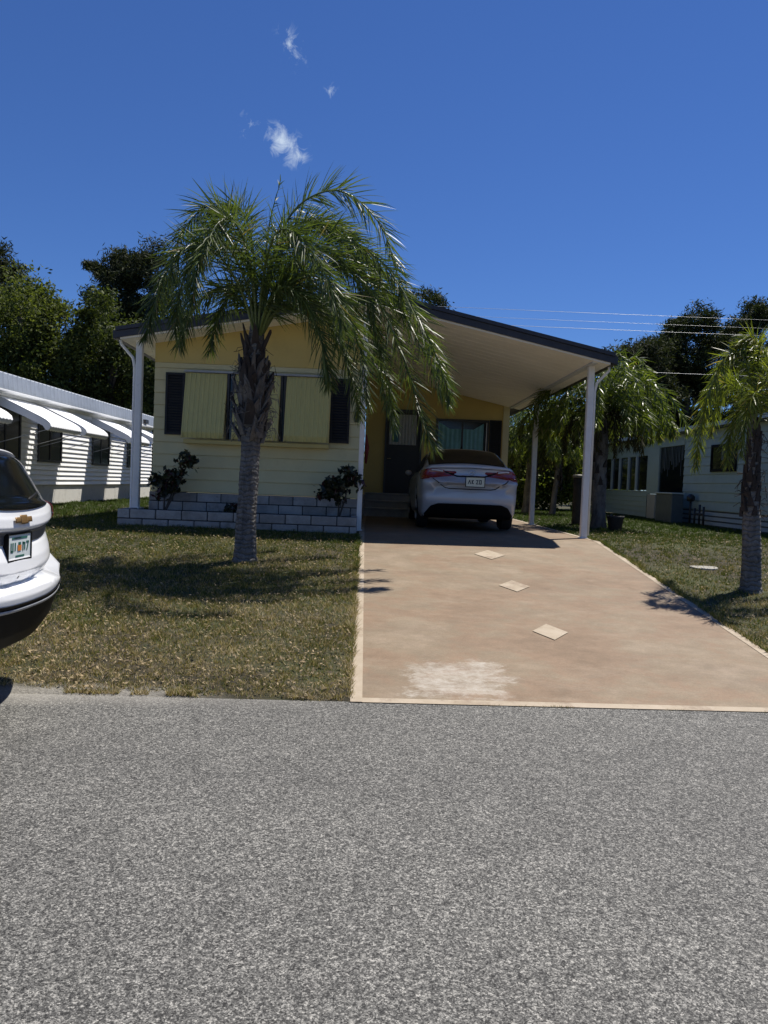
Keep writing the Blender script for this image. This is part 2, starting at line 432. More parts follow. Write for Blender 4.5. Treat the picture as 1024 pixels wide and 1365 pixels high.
skyhue = nt.nodes.new('ShaderNodeMix'); skyhue.data_type = 'RGBA'; skyhue.blend_type = 'MULTIPLY'; skyhue.inputs[0].default_value = 1
nt.links.new(sky.outputs[0], skyhue.inputs[6]); skyhue.inputs[7].default_value = (.445, .675, 1.12, 1)
cm = nt.nodes.new('ShaderNodeMix'); cm.data_type = 'RGBA'
nt.links.new(mk, cm.inputs[0]); nt.links.new(skyhue.outputs[2], cm.inputs[6]); cm.inputs[7].default_value = (6.5, 7.8, 9.8, 1)
nt.links.new(cm.outputs[2], bg.inputs['Color']); nt.links.new(bg.outputs[0], wo.inputs['Surface'])
sc.view_settings.view_transform = 'Standard'; sc.view_settings.look = 'None'; sc.view_settings.exposure = .5; sc.view_settings.gamma = 1

# ------------------------------------------------------------------ terrain
def gz(x, y):
    d = np.asarray(y) - (5.362 + .036 * np.clip(x, -30, 30)); t = np.clip(d / 6.6, 0, 1)
    return .75 * t
xs = np.concatenate([[-400, -120, -50, -25], np.linspace(-14, 16, 61), [25, 50, 120, 400]])
dd = np.concatenate([[-400, -100, -30, -10, -4, -1, 0, .02], np.linspace(.3, 7.2, 24), [9, 12, 18, 26, 40, 70, 150, 700]])
G = np.array([[(x, 5.362 + .036 * max(-30, min(30, x)) + d, float(gz(x, 5.362 + .036 * max(-30, min(30, x)) + d)) - (.02 if d <= 0 else 0)) for d in dd] for x in xs])
tag(MB().grid(G[:, ::-1]).build('ground', M['lawn_soil'], smooth=True), kind='structure')
# road sheet
E_ = [(x, 5.362 + .036 * max(-30, min(30, x)) + .01) for x in xs]
rd = np.array([[(x, y, .0) for y in (-12, -6, 0, 3, e - .4, e)] for x, e in E_])
tag(MB().grid(rd[:, ::-1]).build('road', M['asphalt']), kind='structure')

# driveway: sloping apron, then level slab under the carport
def edge_y(x): return 5.362 + .036 * x
def sheet(poly_fn, name, mat, dz, ny=26, nx=10, parent=None):
    P = []
    for i in range(ny + 1):
        t = i / ny; row = []
        for j in range(nx + 1):
            x, y = poly_fn(j / nx, t); row.append((x, y, float(gz(x, y)) + dz))
        P.append(row)
    return MB().grid(P).build(name, mat, parent)
LX = lambda y: -.11 + 0 * y          # left outer edge of the drive
RX = lambda y: 3.60 + 0 * y
YE = 20.0
BW = .10
XLO = lambda y: -.105 - .115 * min(1, max(0, (y - 5.4) / 8.3))      # outer left edge of the cream border
def mk_drive(u, t):
    y0_ = edge_y(u * 3.5) + .055; y = y0_ + t * (YE - y0_); xl = XLO(y) + .078
    return xl + u * (3.53 - xl), y
drive = tag(sheet(mk_drive, 'driveway', M['driveway'], .004, 80, 20), kind='structure')
def mk_left(u, t):
    y = edge_y(0) - .015 + t * 14.6; return XLO(y) + u * .085, y
sheet(mk_left, 'border', M['border'], .008, 80, 2, drive)
sheet(lambda u, t: (3.525 + u * .085, edge_y(3.6) + .0 + t * 14.4), 'border', M['border'], .008, 80, 2, drive)
sheet(lambda u, t: (-.10 + u * 3.72, edge_y(-.10 + u * 3.72) - .015 + t * .085), 'border', M['border'], .006, 2, 24, drive)
for (cx, cy, s) in ((1.66, 10.68, .30), (1.69, 8.92, .255), (1.72, 7.18, .235)):
    m_ = MB(); q = [(cx + a * s * .72, cy + b * s * 1.05) for a, b in ((-1, 0), (0, -1), (1, 0), (0, 1))]
    q = [(x + .06 * (y - cy), y) for x, y in q]
    m_.add([(x, y, float(gz(x, y)) + .011) for x, y in q], [(0, 1, 2, 3)])
    m_.build('painted_diamond', M['border'], drive)

# ------------------------------------------------------------------ grass
def scatter_blades(regions):
    Vs = []; 
    for (fn, n, h0, w0) in regions:
        x, y = fn(n)
        m_ = max(1, len(x) // 16); c_ = RNG.integers(0, m_, len(x)); loose = RNG.uniform(0, 1, len(x)) < .28
        sp = .013 + .018 * RNG.uniform(0, 1, m_)[c_]
        if n > 20000:
            x = np.where(loose, x, x[:m_][c_] + RNG.normal(0, 1, len(x)) * sp); y = np.where(loose, y, y[:m_][c_] + RNG.normal(0, 1, len(y)) * sp)
        z = gz(x, y)
        # clumpy height
        cl = .6 + .5 * (np.sin(x * 7.1 + 1.3 * np.sin(y * 5)) * np.cos(y * 6.3 + x * 2)) ** 2
        h = h0 * cl * RNG.uniform(.4, 1.4, len(x)) * np.clip(.55 + (y - edge_y(x)) * .3, .55, 1); wd = w0 * RNG.uniform(.6, 1.3, len(x))
        a = RNG.uniform(0, 2 * PI, len(x)); b = RNG.uniform(0, 2 * PI, len(x)); ln = RNG.uniform(.1, 1.3, len(x)) * h
        p0 = np.stack([x - wd * np.cos(a), y - wd * np.sin(a), z - .005], 1)
        p1 = np.stack([x + wd * np.cos(a), y + wd * np.sin(a), z - .005], 1)
        p2 = np.stack([x + ln * np.cos(b), y + ln * np.sin(b), z + h], 1)
        Vs.append(np.stack([p0, p1, p2], 1).reshape(-1, 3))
    V = np.concatenate(Vs)
    return V, np.arange(len(V)).reshape(-1, 3)
def rect(x0, x1, y0, y1, bias=1.0, excl=None):
    def fn(n):
        x = RNG.uniform(x0, x1, n); t = RNG.uniform(0, 1, n) ** bias
        y = edge_y(x) + (y0 + t * (y1 - y0))
        if excl is not None:
            k = ~excl(x, y); x, y = x[k], y[k]
        return x, y
    return fn
inplanter = lambda x, y: ((x > -3.95) & (y > 11.85)) | ((x > -.22 - .02) & (x < 3.62))
wob = lambda x: .05 * np.sin(x * 3.1) + .04 * np.sin(x * 7.7 + 1) + .03 * np.sin(x * 17)
def leftlawn(n):
    x = RNG.uniform(-6.2, -.13, n); t = RNG.uniform(0, 1, n) ** 1.25
    y = edge_y(x) + .05 + .6 * wob(x) + (.10 * (x < -1.9)) * np.clip((-1.9 - x) * 2, 0, 1) + np.abs(RNG.normal(0, .025, n)) + t * 6.75
    k = ~((x > -3.98) & (y > 11.86)) & (x < -.12 - .1 * np.clip((y - 5.4) / 8, 0, 1)); return x[k], y[k]
def rightlawn(n):
    t = RNG.uniform(0, 1, n) ** 1.4; y = 5.7 + t * 9.0; x = 3.62 + RNG.uniform(0, 1, n) * (1.2 + .36 * y); return x, y
def farright(n):
    y = RNG.uniform(14, 30, n); x = 3.62 + RNG.uniform(0, 1, n) * 6; k = (x < 8.6); return x[k], y[k]
def farleft(n):
    x = RNG.uniform(-7.8, -3.9, n); y = RNG.uniform(12, 27, n); return x, y
def edge_left(n):
    y = RNG.uniform(5.4, 11.8, n); x = np.array([XLO(q) for q in y]) - np.abs(RNG.normal(0, .03, n)) + .012 + .018 * np.sin(y * 9) * np.sin(y * 3.3); return x, y
def edge_right(n):
    y = RNG.uniform(5.6, 13, n); x = 3.61 + np.abs(RNG.normal(0, .035, n)) - .018 + .02 * np.sin(y * 8) * np.sin(y * 2.7); return x, y
def edge_road(n):
    x = RNG.uniform(-3.5, -.1, n); k = np.sin(x * 9) + np.sin(x * 4.1 + 2) + np.sin(x * 23) * .6 > .2; x = x[k]; return x, edge_y(x) + .03 + np.abs(RNG.normal(0, .035, len(x)))
def edge_front(n):
    x = RNG.choice([.9, 1.15, 1.32, 1.4, 2.2, 2.9], n) + RNG.normal(0, .05, n); return x, edge_y(x) - .012 + RNG.normal(0, .006, n)
V, F_ = scatter_blades([(edge_left, 5000, .07, .0042), (edge_right, 5000, .07, .0045), (edge_road, 5000, .085, .0042), (edge_front, 260, .035, .003), (leftlawn, 210000, .045, .0042), (rightlawn, 110000, .045, .005), (farright, 60000, .06, .009), (farleft, 45000, .06, .009)])
tag(npmesh('grass', V, F_, M['blade']), kind='stuff')
# fallen leaves
def litter(n):
    Vs = []
    for fn, k in ((leftlawn, n), (rightlawn, n // 2)):
        x, y = fn(k); z = gz(x, y) + RNG.uniform(.02, .05, len(x))
        s = RNG.uniform(.006, .021, len(x)); a = RNG.uniform(0, 2 * PI, len(x))
        ti = RNG.normal(0, .35, (len(x), 2))
        pts = []
        for (u, v) in ((-1, 0), (0, -.45), (1, 0), (0, .45)):
            dx = s * (u * np.cos(a) - v * np.sin(a)); dy = s * (u * np.sin(a) + v * np.cos(a))
            pts.append(np.stack([x + dx, y + dy, z + dx * ti[:, 0] + dy * ti[:, 1]], 1))
        Vs.append(np.stack(pts, 1).reshape(-1, 3))
    V = np.concatenate(Vs); return V, np.arange(len(V)).reshape(-1, 4)
V, F_ = litter(15000)
tag(npmesh('leaf_litter', V, F_, M['litter']), kind='stuff')

# ------------------------------------------------------------------ foliage
def leaf_quads(C, s, asp=.5, up=.25, nbias=None):
    n = len(C); s = s * RNG.uniform(.6, 1.35, n)
    d = RNG.normal(size=(n, 3)); d /= np.linalg.norm(d, axis=1)[:, None]
    e = RNG.normal(size=(n, 3)); e[:, 2] += up; e -= d * (e * d).sum(1)[:, None]; e /= np.linalg.norm(e, axis=1)[:, None]
    d = d * s[:, None]; e = e * (s * asp)[:, None]
    V = np.stack([C - d, C - e * .9 + d * .1, C + d, C + e * .9 + d * .1], 1).reshape(-1, 3)
    return V, np.arange(len(V)).reshape(-1, 4)
def crown_points(blobs, n, clump=.45, nclump=90, shell=.55):
    """leaf positions: clumps set through ellipsoids, denser at the outside, gaps between"""
    vol = np.array([b[3] * b[4] * b[5] for b in blobs]) ** .75; vol /= vol.sum()
    out = []; cl = []
    for b, f in zip(blobs, vol):
        k = max(6, int(nclump * f)); m = int(n * f)
        d = RNG.normal(size=(k, 3)); d /= np.linalg.norm(d, axis=1)[:, None]
        r = (shell + (1 - shell) * RNG.uniform(0, 1, k)) * RNG.uniform(.75, 1.12, k)
        c = np.array(b[:3]) + d * r[:, None] * np.array(b[3:])
        cl.append(c)
        idx = RNG.integers(0, k, m); sz = RNG.uniform(.5, 1.3, k)
        p = c[idx] + np.clip(RNG.normal(size=(m, 3)), -1.9, 1.9) * (clump * sz[idx])[:, None] * np.array([1, 1, .7])
        out.append(p)
    return np.concatenate(out), np.concatenate(cl)
def tree(name, label, cat, x, y, blobs, n, leaf, mat, trunk_r=.2, clump=.45, nclump=90, asp=.5, group=None, z0=.75, shell=.5, limbs=14):
    t = thing(name, label, cat, (x, y, z0), group)
    P, cl = crown_points(blobs, n, clump, nclump, shell)
    P = P[P[:, 2] > z0 + .05]
    V, F_ = leaf_quads(P, leaf, asp)
    npmesh('crown', V, F_, mat, t)
    top = max(b[2] for b in blobs); lo = min(b[2] - b[5] * .6 for b in blobs)
    mb = MB(); cxm = np.mean([b[0] for b in blobs]); cym = np.mean([b[1] for b in blobs])
    pts = []; 
    for i in range(8):
        u = i / 7; pts.append((x + (cxm - x) * u ** 1.5 + .12 * math.sin(5 * u + x), y + (cym - y) * u + .1 * math.sin(4 * u + y), z0 - .1 + (top - z0) * u))
    mb.tube(pts, [trunk_r * (1.25 if i == 0 else 1 - .75 * i / 7) for i in range(8)], 10)
    for k in range(limbs):
        c = cl[int(RNG.integers(0, len(cl)))]; u = RNG.uniform(.35, .95); j = u * 7; i = int(j); a = Vector(pts[i]).lerp(Vector(pts[min(7, i + 1)]), j - i)
        b = Vector(c); mid = a.lerp(b, .5) + Vector((0, 0, .15))
        r0 = trunk_r * (1 - .75 * u) * .6
        mb.tube([a, mid, b], [r0, r0 * .65, r0 * .25], 6)
    mb.build('trunk', M['tree_bark'], t, smooth=True)
    return t

G_L = 'tall trees behind the white mobile home'
tree('oak_tree', 'broad leafy green tree filling the left edge behind the white mobile home', 'tree', -14.4, 31, [(-14.6, 31, 7.2, 2.0, 2.2, 2.1), (-13.2, 31, 5.6, 1.8, 2.0, 1.8), (-15.6, 31, 5.0, 2.2, 2, 2.2), (-13.6, 31, 8.1, 1.1, 1.4, 1.0), (-14.5, 31, 3.2, 2.4, 2, 1.8)], 48000, .082, M['oak_leaf_light'], .28, .42, 130, group=G_L)
tree('oak_tree', 'darker leafy tree between the left edge tree and the palm, behind the white mobile home', 'tree', -11.0, 32, [(-11.2, 32, 7.3, 1.5, 2, 1.7), (-9.9, 32, 6.4, 1.6, 2, 1.7), (-12.0, 32, 5.4, 1.5, 2, 1.8), (-10.0, 32, 4.2, 2.0, 2, 1.8), (-12.2, 31.5, 3.2, 2.0, 2, 1.8), (-9.2, 32, 2.6, 1.6, 1.6, 1.6)], 48000, .082, M['oak_leaf'], .26, .40, 130, group=G_L)
tree('pine_tree', 'dark pine with a rounded top rising behind leafy trees left of the palm', 'tree', -12.2, 37, [(-12.9, 37, 11.35, 1.2, 1.2, .85), (-11.6, 37, 11.75, 1.5, 1.3, .8), (-12.6, 37, 10.6, 1.9, 1.3, .8), (-11.0, 37, 10.4, 1.5, 1.3, .9), (-12.2, 37, 9.2, 2.2, 1.4, 1.2), (-10.8, 37, 8.6, 1.9, 1.4, 1.3), (-12.8, 37, 7.6, 2.2, 1.4, 1.3), (-11.5, 37, 6.4, 2.2, 1.4, 1.3)], 46000, .13, M['pine_leaf_grey'], .2, .30, 110, .22, group=G_L)
tree('pine_tree', 'dark pine at the upper left edge of the photo, cut off by the frame', 'tree', -18.5, 37, [(-18.6, 37, 11.3, 1.3, 1.3, 1.0), (-17.6, 37, 10.2, 1.3, 1.3, .9), (-18.6, 37, 9.3, 2.0, 1.3, 1.2), (-17.4, 37, 8.2, 1.9, 1.3, 1.3)], 22000, .13, M['pine_leaf_grey'], .2, .30, 90, .22, group=G_L)
tree('oak_tree', 'low dark tree standing close beside the left wall of the yellow house', 'tree', -7.6, 31, [(-7.8, 31, 7.0, 1.5, 1.6, 1.7), (-8.0, 31, 4.6, 1.6, 1.6, 1.8), (-7.9, 31, 2.4, 1.5, 1.5, 1.5)], 24000, .082, M['oak_leaf'], .2, .40, 80, group=G_L)
tree('pine_tree', 'dark rounded treetop peeking over the roof peak to the right of the palm', 'tree', 1.9, 42, [(2.2, 42, 11.0, 1.5, 1.4, 1.0), (1.0, 42, 10.4, 1.3, 1.3, .8), (2.9, 42, 10.3, .9, 1, .7), (1.9, 42, 8.6, 1.7, 1.4, 1.2)], 12000, .13, M['pine_leaf'], .22, .28, 80, .25)
G_R = 'dark trees behind the pale green mobile home'
tree('pine_tree', 'tallest dark pine behind the pale green house, crossed by the overhead wires', 'tree', 17.0, 42, [(17.0, 42, 11.0, 1.2, 1.3, .85), (16.0, 42, 10.0, 1.1, 1.3, .8), (18.0, 42, 10.0, 1.2, 1.3, .9), (16.9, 42, 8.6, 2.2, 1.5, 1.1), (18.4, 42, 7.6, 1.7, 1.4, 1.3), (15.6, 42, 7.4, 1.9, 1.4, 1.4), (15.4, 42, 9.0, 1.2, 1.3, 1.0), (17.2, 42, 5.4, 2.0, 1.5, 1.2), (15.2, 42, 4.4, 1.8, 1.4, 1.2)], 52000, .13, M['pine_leaf'], .24, .32, 170, .25, group=G_R)
tree('pine_tree', 'dark pine at the right edge behind the small right palm', 'tree', 20.6, 43, [(21.0, 43, 11.8, 1.2, 1.3, .75), (20.3, 43, 10.6, 1.3, 1.3, .8), (21.6, 43, 9.6, 1.6, 1.3, .9), (20.2, 43, 8.6, 1.5, 1.4, .8), (21.5, 43, 7, 1.9, 1.4, 1.2), (20, 43, 5.2, 1.9, 1.4, 1.2)], 36000, .13, M['pine_leaf'], .22, .32, 110, .25, group=G_R)
tree('pine_tree', 'lower dark tree just right of the carport roof corner', 'tree', 13.3, 40, [(12.7, 40, 8.7, 1.1, 1.2, .7), (14.0, 40, 8.9, 1.3, 1.2, .8), (13.2, 40, 7.4, 1.8, 1.4, 1.1), (14.6, 40, 6.6, 1.6, 1.4, 1.1), (13.2, 40, 5.2, 2.0, 1.5, 1.3), (12.3, 40, 3.2, 2.0, 1.4, 1.4), (14.5, 40, 3.2, 1.6, 1.4, 1.4)], 38000, .13, M['pine_leaf_grey'], .2, .34, 140, .25, group=G_R)
# ivy covered bushes seen beneath the carport roof
G_B = 'leafy bushes seen past the carport posts'
for i, (bx, by, bl, lab, n_) in enumerate((
        (5.0, 29, [(5.0, 28.6, 1.7, 1.1, 1, 1.1), (5.4, 28.6, 2.9, .9, 1, .9)], 'bright leafy bush showing just right of the parked sedan', 13000),
        (6.6, 30, [(6.7, 29, 1.8, 1.2, 1, 1.2), (7.0, 29, 3.2, 1.0, 1, 1.0)], 'leafy green bush between the thin middle post and the front corner post', 14000),
        (8.3, 32, [(8.4, 31, 1.9, 1.3, 1, 1.3), (8.6, 31, 3.6, 1.2, 1, 1.2)], 'tall leafy bush behind the front corner post of the carport', 14000),
        (10.6, 33, [(10.6, 33, 2.6, 1.5, 1, 1.6), (10.5, 33, 4.6, 1.4, 1, 1.3)], 'leafy bush rising behind the screened porch of the green house', 8000))):
    tree('bush', lab, 'bush', bx, by, bl, n_, .07, M['ivy_leaf'], .06, .30, 70, .6, group=G_B, limbs=8)
# far-off wood closing the horizon
blb = [(x_, 62 + 5 * math.sin(x_), (5.6 if x_ < -13 else 4.8 if x_ > 18 else 3.0) + 1.4 * math.sin(x_ * 1.7), 3.2, 2.5, 5.4 if x_ < -13 or x_ > 18 else 3.2) for x_ in range(-46, 52, 3)]
P, cl = crown_points(blb, 70000, .7, 700, .3); P = P[P[:, 2] > .8]
V, F_ = leaf_quads(P, .26, .6)
tag(npmesh('distant_wood', V, F_, M['oak_leaf']), kind='stuff')

# ------------------------------------------------------------------ palms
def bez(pts, n):
    """Catmull-Rom through points"""
    P = [Vector(p) for p in pts]; P = [P[0] * 2 - P[1]] + P + [P[-1] * 2 - P[-2]]
    out = []; m = len(P) - 3
    for i in range(n + 1):
        u = i / n * m; k = min(int(u), m - 1); t = u - k
        a, b, c, d = P[k:k + 4]
        out.append(.5 * ((2 * b) + (c - a) * t + (2 * a - 5 * b + 4 * c - d) * t * t + (3 * b - a - 3 * c + d) * t ** 3))
    return out
def frond(ctrl, leaf, n, parent, mat, wind=(.0, 0, 0), width=.012, drop=.35, r0=.018, plum=55, start=.16):
    pts = bez(ctrl, 40)
    mb = MB(); mb.tube(pts, [r0 * (1 - .85 * i / 40) for i in range(41)], 6)
    rach = mb
    V = []; Q = []
    W = Vector(wind)
    for k in range(n):
        t = start + (1 - start) * (k + random.random()) / n; j = t * 40; i = min(int(j), 39); p = pts[i].lerp(pts[i + 1], j - i)
        T = (pts[min(i + 2, 40)] - pts[max(i - 1, 0)]).normalized()
        S = T.cross(Vector((0, 0, 1)));
        if S.length < .15: S = T.cross(Vector((0, 1, 0)))
        S.normalize(); U = S.cross(T)
        side = 1 if k % 2 else -1
        phi = math.radians(random.uniform(-plum, plum * 1.1))
        ang = math.radians(62 - 28 * t + random.uniform(-10, 10))
        L = leaf * (.55 + 1.0 * math.sin(PI * min(1, (t * .85 + .12))) ** .8) * random.uniform(.78, 1.12) * .72
        d = T * math.cos(ang) + (S * side * math.cos(phi) + U * math.sin(phi)) * math.sin(ang)
        q = p.copy(); wd = width * random.uniform(.7, 1.15)
        base = len(V); B = d.cross(Vector((random.gauss(0, 1), random.gauss(0, 1), random.gauss(0, 1)))).normalized()
        segs = 4; dv = random.uniform(.1, 1.7)
        for s in range(segs + 1):
            ww = wd * (.6, 1, .9, .6, .06)[s]
            V.append(tuple(q - B * ww)); V.append(tuple(q + B * ww))
            d = (d + Vector((0, 0, -drop * dv)) * .42 + W * .25).normalized(); q = q + d * (L / segs)
        for s in range(segs): Q.append((base + 2 * s, base + 2 * s + 1, base + 2 * s + 3, base + 2 * s + 2))
    n0 = len(rach.v)
    allV = rach.v + V
    o = MB(); o.v = allV; o.f = [f for f in rach.f] + [tuple(i + n0 for i in q) for q in Q]
    ob = o.build('frond', mat, parent)
    ob.data.materials.append(M['rachis'])
    mi = [1] * len(rach.f) + [0] * len(Q); ob.data.polygons.foreach_set('material_index', mi)
    return ob
def palm_trunk(t, prof, x, y, mat, lean=(0, 0), name='trunk', wobk=.04, n=28):
    mb = MB(); base = len(mb.v); zz0 = prof[0][1]; zz1 = prof[-1][1]; fine = []
    for a, b in zip(prof[:-1], prof[1:]):
        k = max(2, int((b[1] - a[1]) / .022))
        fine += [(a[0] + (b[0] - a[0]) * i / k, a[1] + (b[1] - a[1]) * i / k) for i in range(k)]
    fine.append(prof[-1])
    for j, (r, z) in enumerate(fine):
        u = (z - zz0) / (zz1 - zz0)
        ring = 1 + .018 * math.sin(z * 88 + 2.5 * math.sin(z * 7)) * (.5 + .5 * math.sin(z * 13.7)) + .02 * math.sin(z * 9)
        for k in range(n):
            a = 2 * PI * k / n
            rr_ = r * ring * (1 + wobk * math.sin(3 * a + z * 4) + wobk * .6 * math.sin(7 * a - z * 9)) * random.uniform(.965, 1.035)
            mb.v.append((x + lean[0] * u + rr_ * math.cos(a), y + lean[1] * u + rr_ * math.sin(a), z))
    for j in range(len(fine) - 1):
        for k in range(n):
            a = j * n + k; b = j * n + (k + 1) % n; mb.f.append((a, b, b + n, a + n))
    mb.f.append(tuple(range((len(fine) - 1) * n, len(fine) * n)))
    return mb.build(name, mat, t, smooth=True)
def boots(t, x, y, z0, z1, r0, r1, n, mat, size=.2, flare=1.0):
    """old leaf bases wrapped around the upper trunk"""
    mb = MB()
    for i in range(n):
        u = (i + random.random() * .6) / n; z = z0 + (z1 - z0) * u; a = i * 2.399 + random.uniform(-.2, .2)
        r = r0 + (r1 - r0) * u; c, s = math.cos(a), math.sin(a)
        wdt = size * .30 * random.uniform(.6, 1.3); hgt = size * random.uniform(.7, 1.7); a += random.uniform(-.25, .25); out = random.uniform(.0, .09) * flare; cut = random.uniform(-.05, .05)
        def P(tt, rr_, zz): return (x + rr_ * c - tt * s, y + rr_ * s + tt * c, zz)
        th = .022
        mb.hexa([P(-wdt, r - .02, z), P(wdt, r - .02, z), P(wdt, r + th, z), P(-wdt, r + th, z),
                 P(-wdt * .45, r + out, z + hgt + cut), P(wdt * .45, r + out, z + hgt - cut), P(wdt * .4, r + out + th, z + hgt - cut), P(-wdt * .4, r + out + th, z + hgt + cut)])
        if random.random() < .5:   # fibre strands
            for q in range(3):
                tt = random.uniform(-wdt, wdt)
                mb.tube([P(tt, r + .01, z + hgt * .5), P(tt + random.uniform(-.05, .05), r + .06 + out, z + hgt * random.uniform(.2, .9)), P(tt + random.uniform(-.1, .1), r + .09 + out, z + hgt * random.uniform(-.2, .8))], .004, 4)
    return mb.build('leaf_bases', mat, t, bevel=.004)

# main palm ------------------------------------------------------------
PX, PY, PZ = -1.585, 9.67, .49
palm = thing('palm_tree', 'large windblown palm with rough brown leaf bases on the front lawn', 'palm tree', (PX, PY, PZ), 'palm trees')
palm_trunk(palm, [(.19, PZ - .06), (.145, PZ + .07), (.128, PZ + .35), (.118, PZ + .9), (.116, PZ + 1.3), (.125, PZ + 1.6), (.15, PZ + 1.85), (.14, PZ + 2.3), (.11, PZ + 2.7), (.07, PZ + 3.1)], PX, PY, M['palm_trunk'], (.06, 0))
boots(palm, PX + .035, PY, 1.98, 2.80, .135, .125, 62, M['palm_boot'], .20, 1.5)
boots(palm, PX + .045, PY, 2.15, 2.9, .15, .12, 34, M['palm_fibre'], .22, 1.5)
boots(palm, PX + .05, PY, 2.65, 3.2, .125, .08, 24, M['palm_fibre'], .18, 1.0)
random.seed(21)
def C(*pts): return [(PX + .07 + a * (.84 if a < 0 else 1.0), PY + b, 3.22 + c * (1.16 if c > 0 else .92)) for a, b, c in pts]
# offsets in metres from the crown base: x right, y away from the street, z up
main_fronds = [
    C((0, 0, 0), (.12, .0, .8), (.42, -.05, 1.42), (.95, -.1, 1.62), (1.45, -.15, 1.30), (1.72, -.2, .72), (1.78, -.2, .3)),
    C((0, 0, 0), (.1, .2, .7), (.35, .45, 1.25), (.85, .6, 1.45), (1.3, .7, 1.15), (1.65, .75, .6)),
    C((0, 0, 0), (-.1, -.05, .7), (-.36, -.1, 1.25), (-.75, -.1, 1.40), (-1.1, -.15, 1.10), (-1.28, -.2, .55)),
    C((0, 0, 0), (-.12, .2, .65), (-.45, .4, 1.1), (-.85, .55, 1.15), (-1.2, .6, .75), (-1.32, .6, .2)),
    C((0, 0, 0), (-.2, -.3, .5), (-.55, -.6, .82), (-.95, -.8, .72), (-1.2, -.9, .25), (-1.3, -.95, -.15)),
    C((0, 0, 0), (-.22, .1, .42), (-.6, .2, .62), (-1.0, .2, .40), (-1.22, .2, -.05)),
    C((0, 0, 0), (.3, -.1, .65), (.85, -.25, 1.05), (1.45, -.35, .88), (1.95, -.45, .3), (2.28, -.5, -.35), (2.38, -.5, -.7)),
    C((0, 0, 0), (.25, .2, .7), (.8, .4, 1.1), (1.5, .5, .95), (2.05, .5, .35), (2.45, .5, -.35)),
    C((0, 0, 0), (.3, -.15, .5), (.85, -.35, .78), (1.4, -.5, .5), (1.8, -.6, -.2), (2.05, -.65, -.95), (2.2, -.65, -1.35)),
    C((0, 0, 0), (.3, .1, .45), (.8, .15, .68), (1.3, .15, .35), (1.62, .1, -.35), (1.75, .1, -1.05)),
    C((0, 0, 0), (.25, -.3, .4), (.65, -.6, .62), (1.05, -.85, .35), (1.3, -1.0, -.2), (1.42, -1.1, -.85)),
    C((0, 0, 0), (.2, -.1, .3), (.55, -.2, .45), (.95, -.25, .15), (1.2, -.3, -.4), (1.32, -.3, -.95)),
    C((0, 0, 0), (.1, -.35, .6), (.3, -.8, .95), (.6, -1.15, .85), (.95, -1.4, .4), (1.15, -1.5, -.1)),
    C((0, 0, 0), (.0, .3, .65), (.15, .75, 1.0), (.45, 1.1, .95), (.85, 1.3, .5), (1.1, 1.4, 0)),
    C((0, 0, 0), (-.05, -.3, .7), (-.2, -.7, 1.05), (-.35, -1.1, .95), (-.5, -1.4, .5), (-.55, -1.5, .1)),
    C((0, 0, 0), (.2, .3, .4), (.6, .65, .6), (1.1, .85, .4), (1.5, 1.0, -.1), (1.7, 1.0, -.7)),
    C((0, 0, 0), (.35, 0, .55), (1.0, -.05, .85), (1.65, -.1, .55), (2.1, -.1, -.1), (2.4, -.1, -.75)),
    C((0, 0, 0), (.2, 0, .85), (.55, .1, 1.3), (1.05, .15, 1.25), (1.5, .15, .75), (1.75, .1, .1)),
    C((0, 0, 0), (-.08, 0, .85), (-.25, .15, 1.35), (-.5, .2, 1.5), (-.85, .2, 1.25), (-1.1, .2, .8)),
    C((0, 0, 0), (.06, 0, .8), (.1, .05, 1.3), (.22, .05, 1.75)),
    C((0, 0, 0), (.22, -.2, .55), (.6, -.4, .9), (1.05, -.5, .8), (1.4, -.55, .3), (1.55, -.55, -.25)),
    C((0, 0, 0), (-.15, -.25, .6), (-.45, -.5, .95), (-.75, -.65, .8), (-.95, -.7, .35), (-1.0, -.7, -.05)),
    C((0, 0, 0), (.15, -.3, .35), (.4, -.55, .5), (.7, -.7, .25), (.9, -.75, -.25), (.95, -.75, -.6)),
    C((0, 0, 0), (-.15, .25, .5), (-.4, .5, .7), (-.7, .6, .45), (-.85, .65, 0)),
    C((0, 0, 0), (.15, .15, .95), (.4, .3, 1.35), (.8, .4, 1.4), (1.2, .45, 1.0), (1.45, .45, .5)),
]
for i, c in enumerate(main_fronds):
    frond(c, .38 if i != 19 else .16, 380 if i != 19 else 60, palm, M['palm_leaf'], wind=(.20, -.04, 0), width=.0070, drop=.28, plum=80)

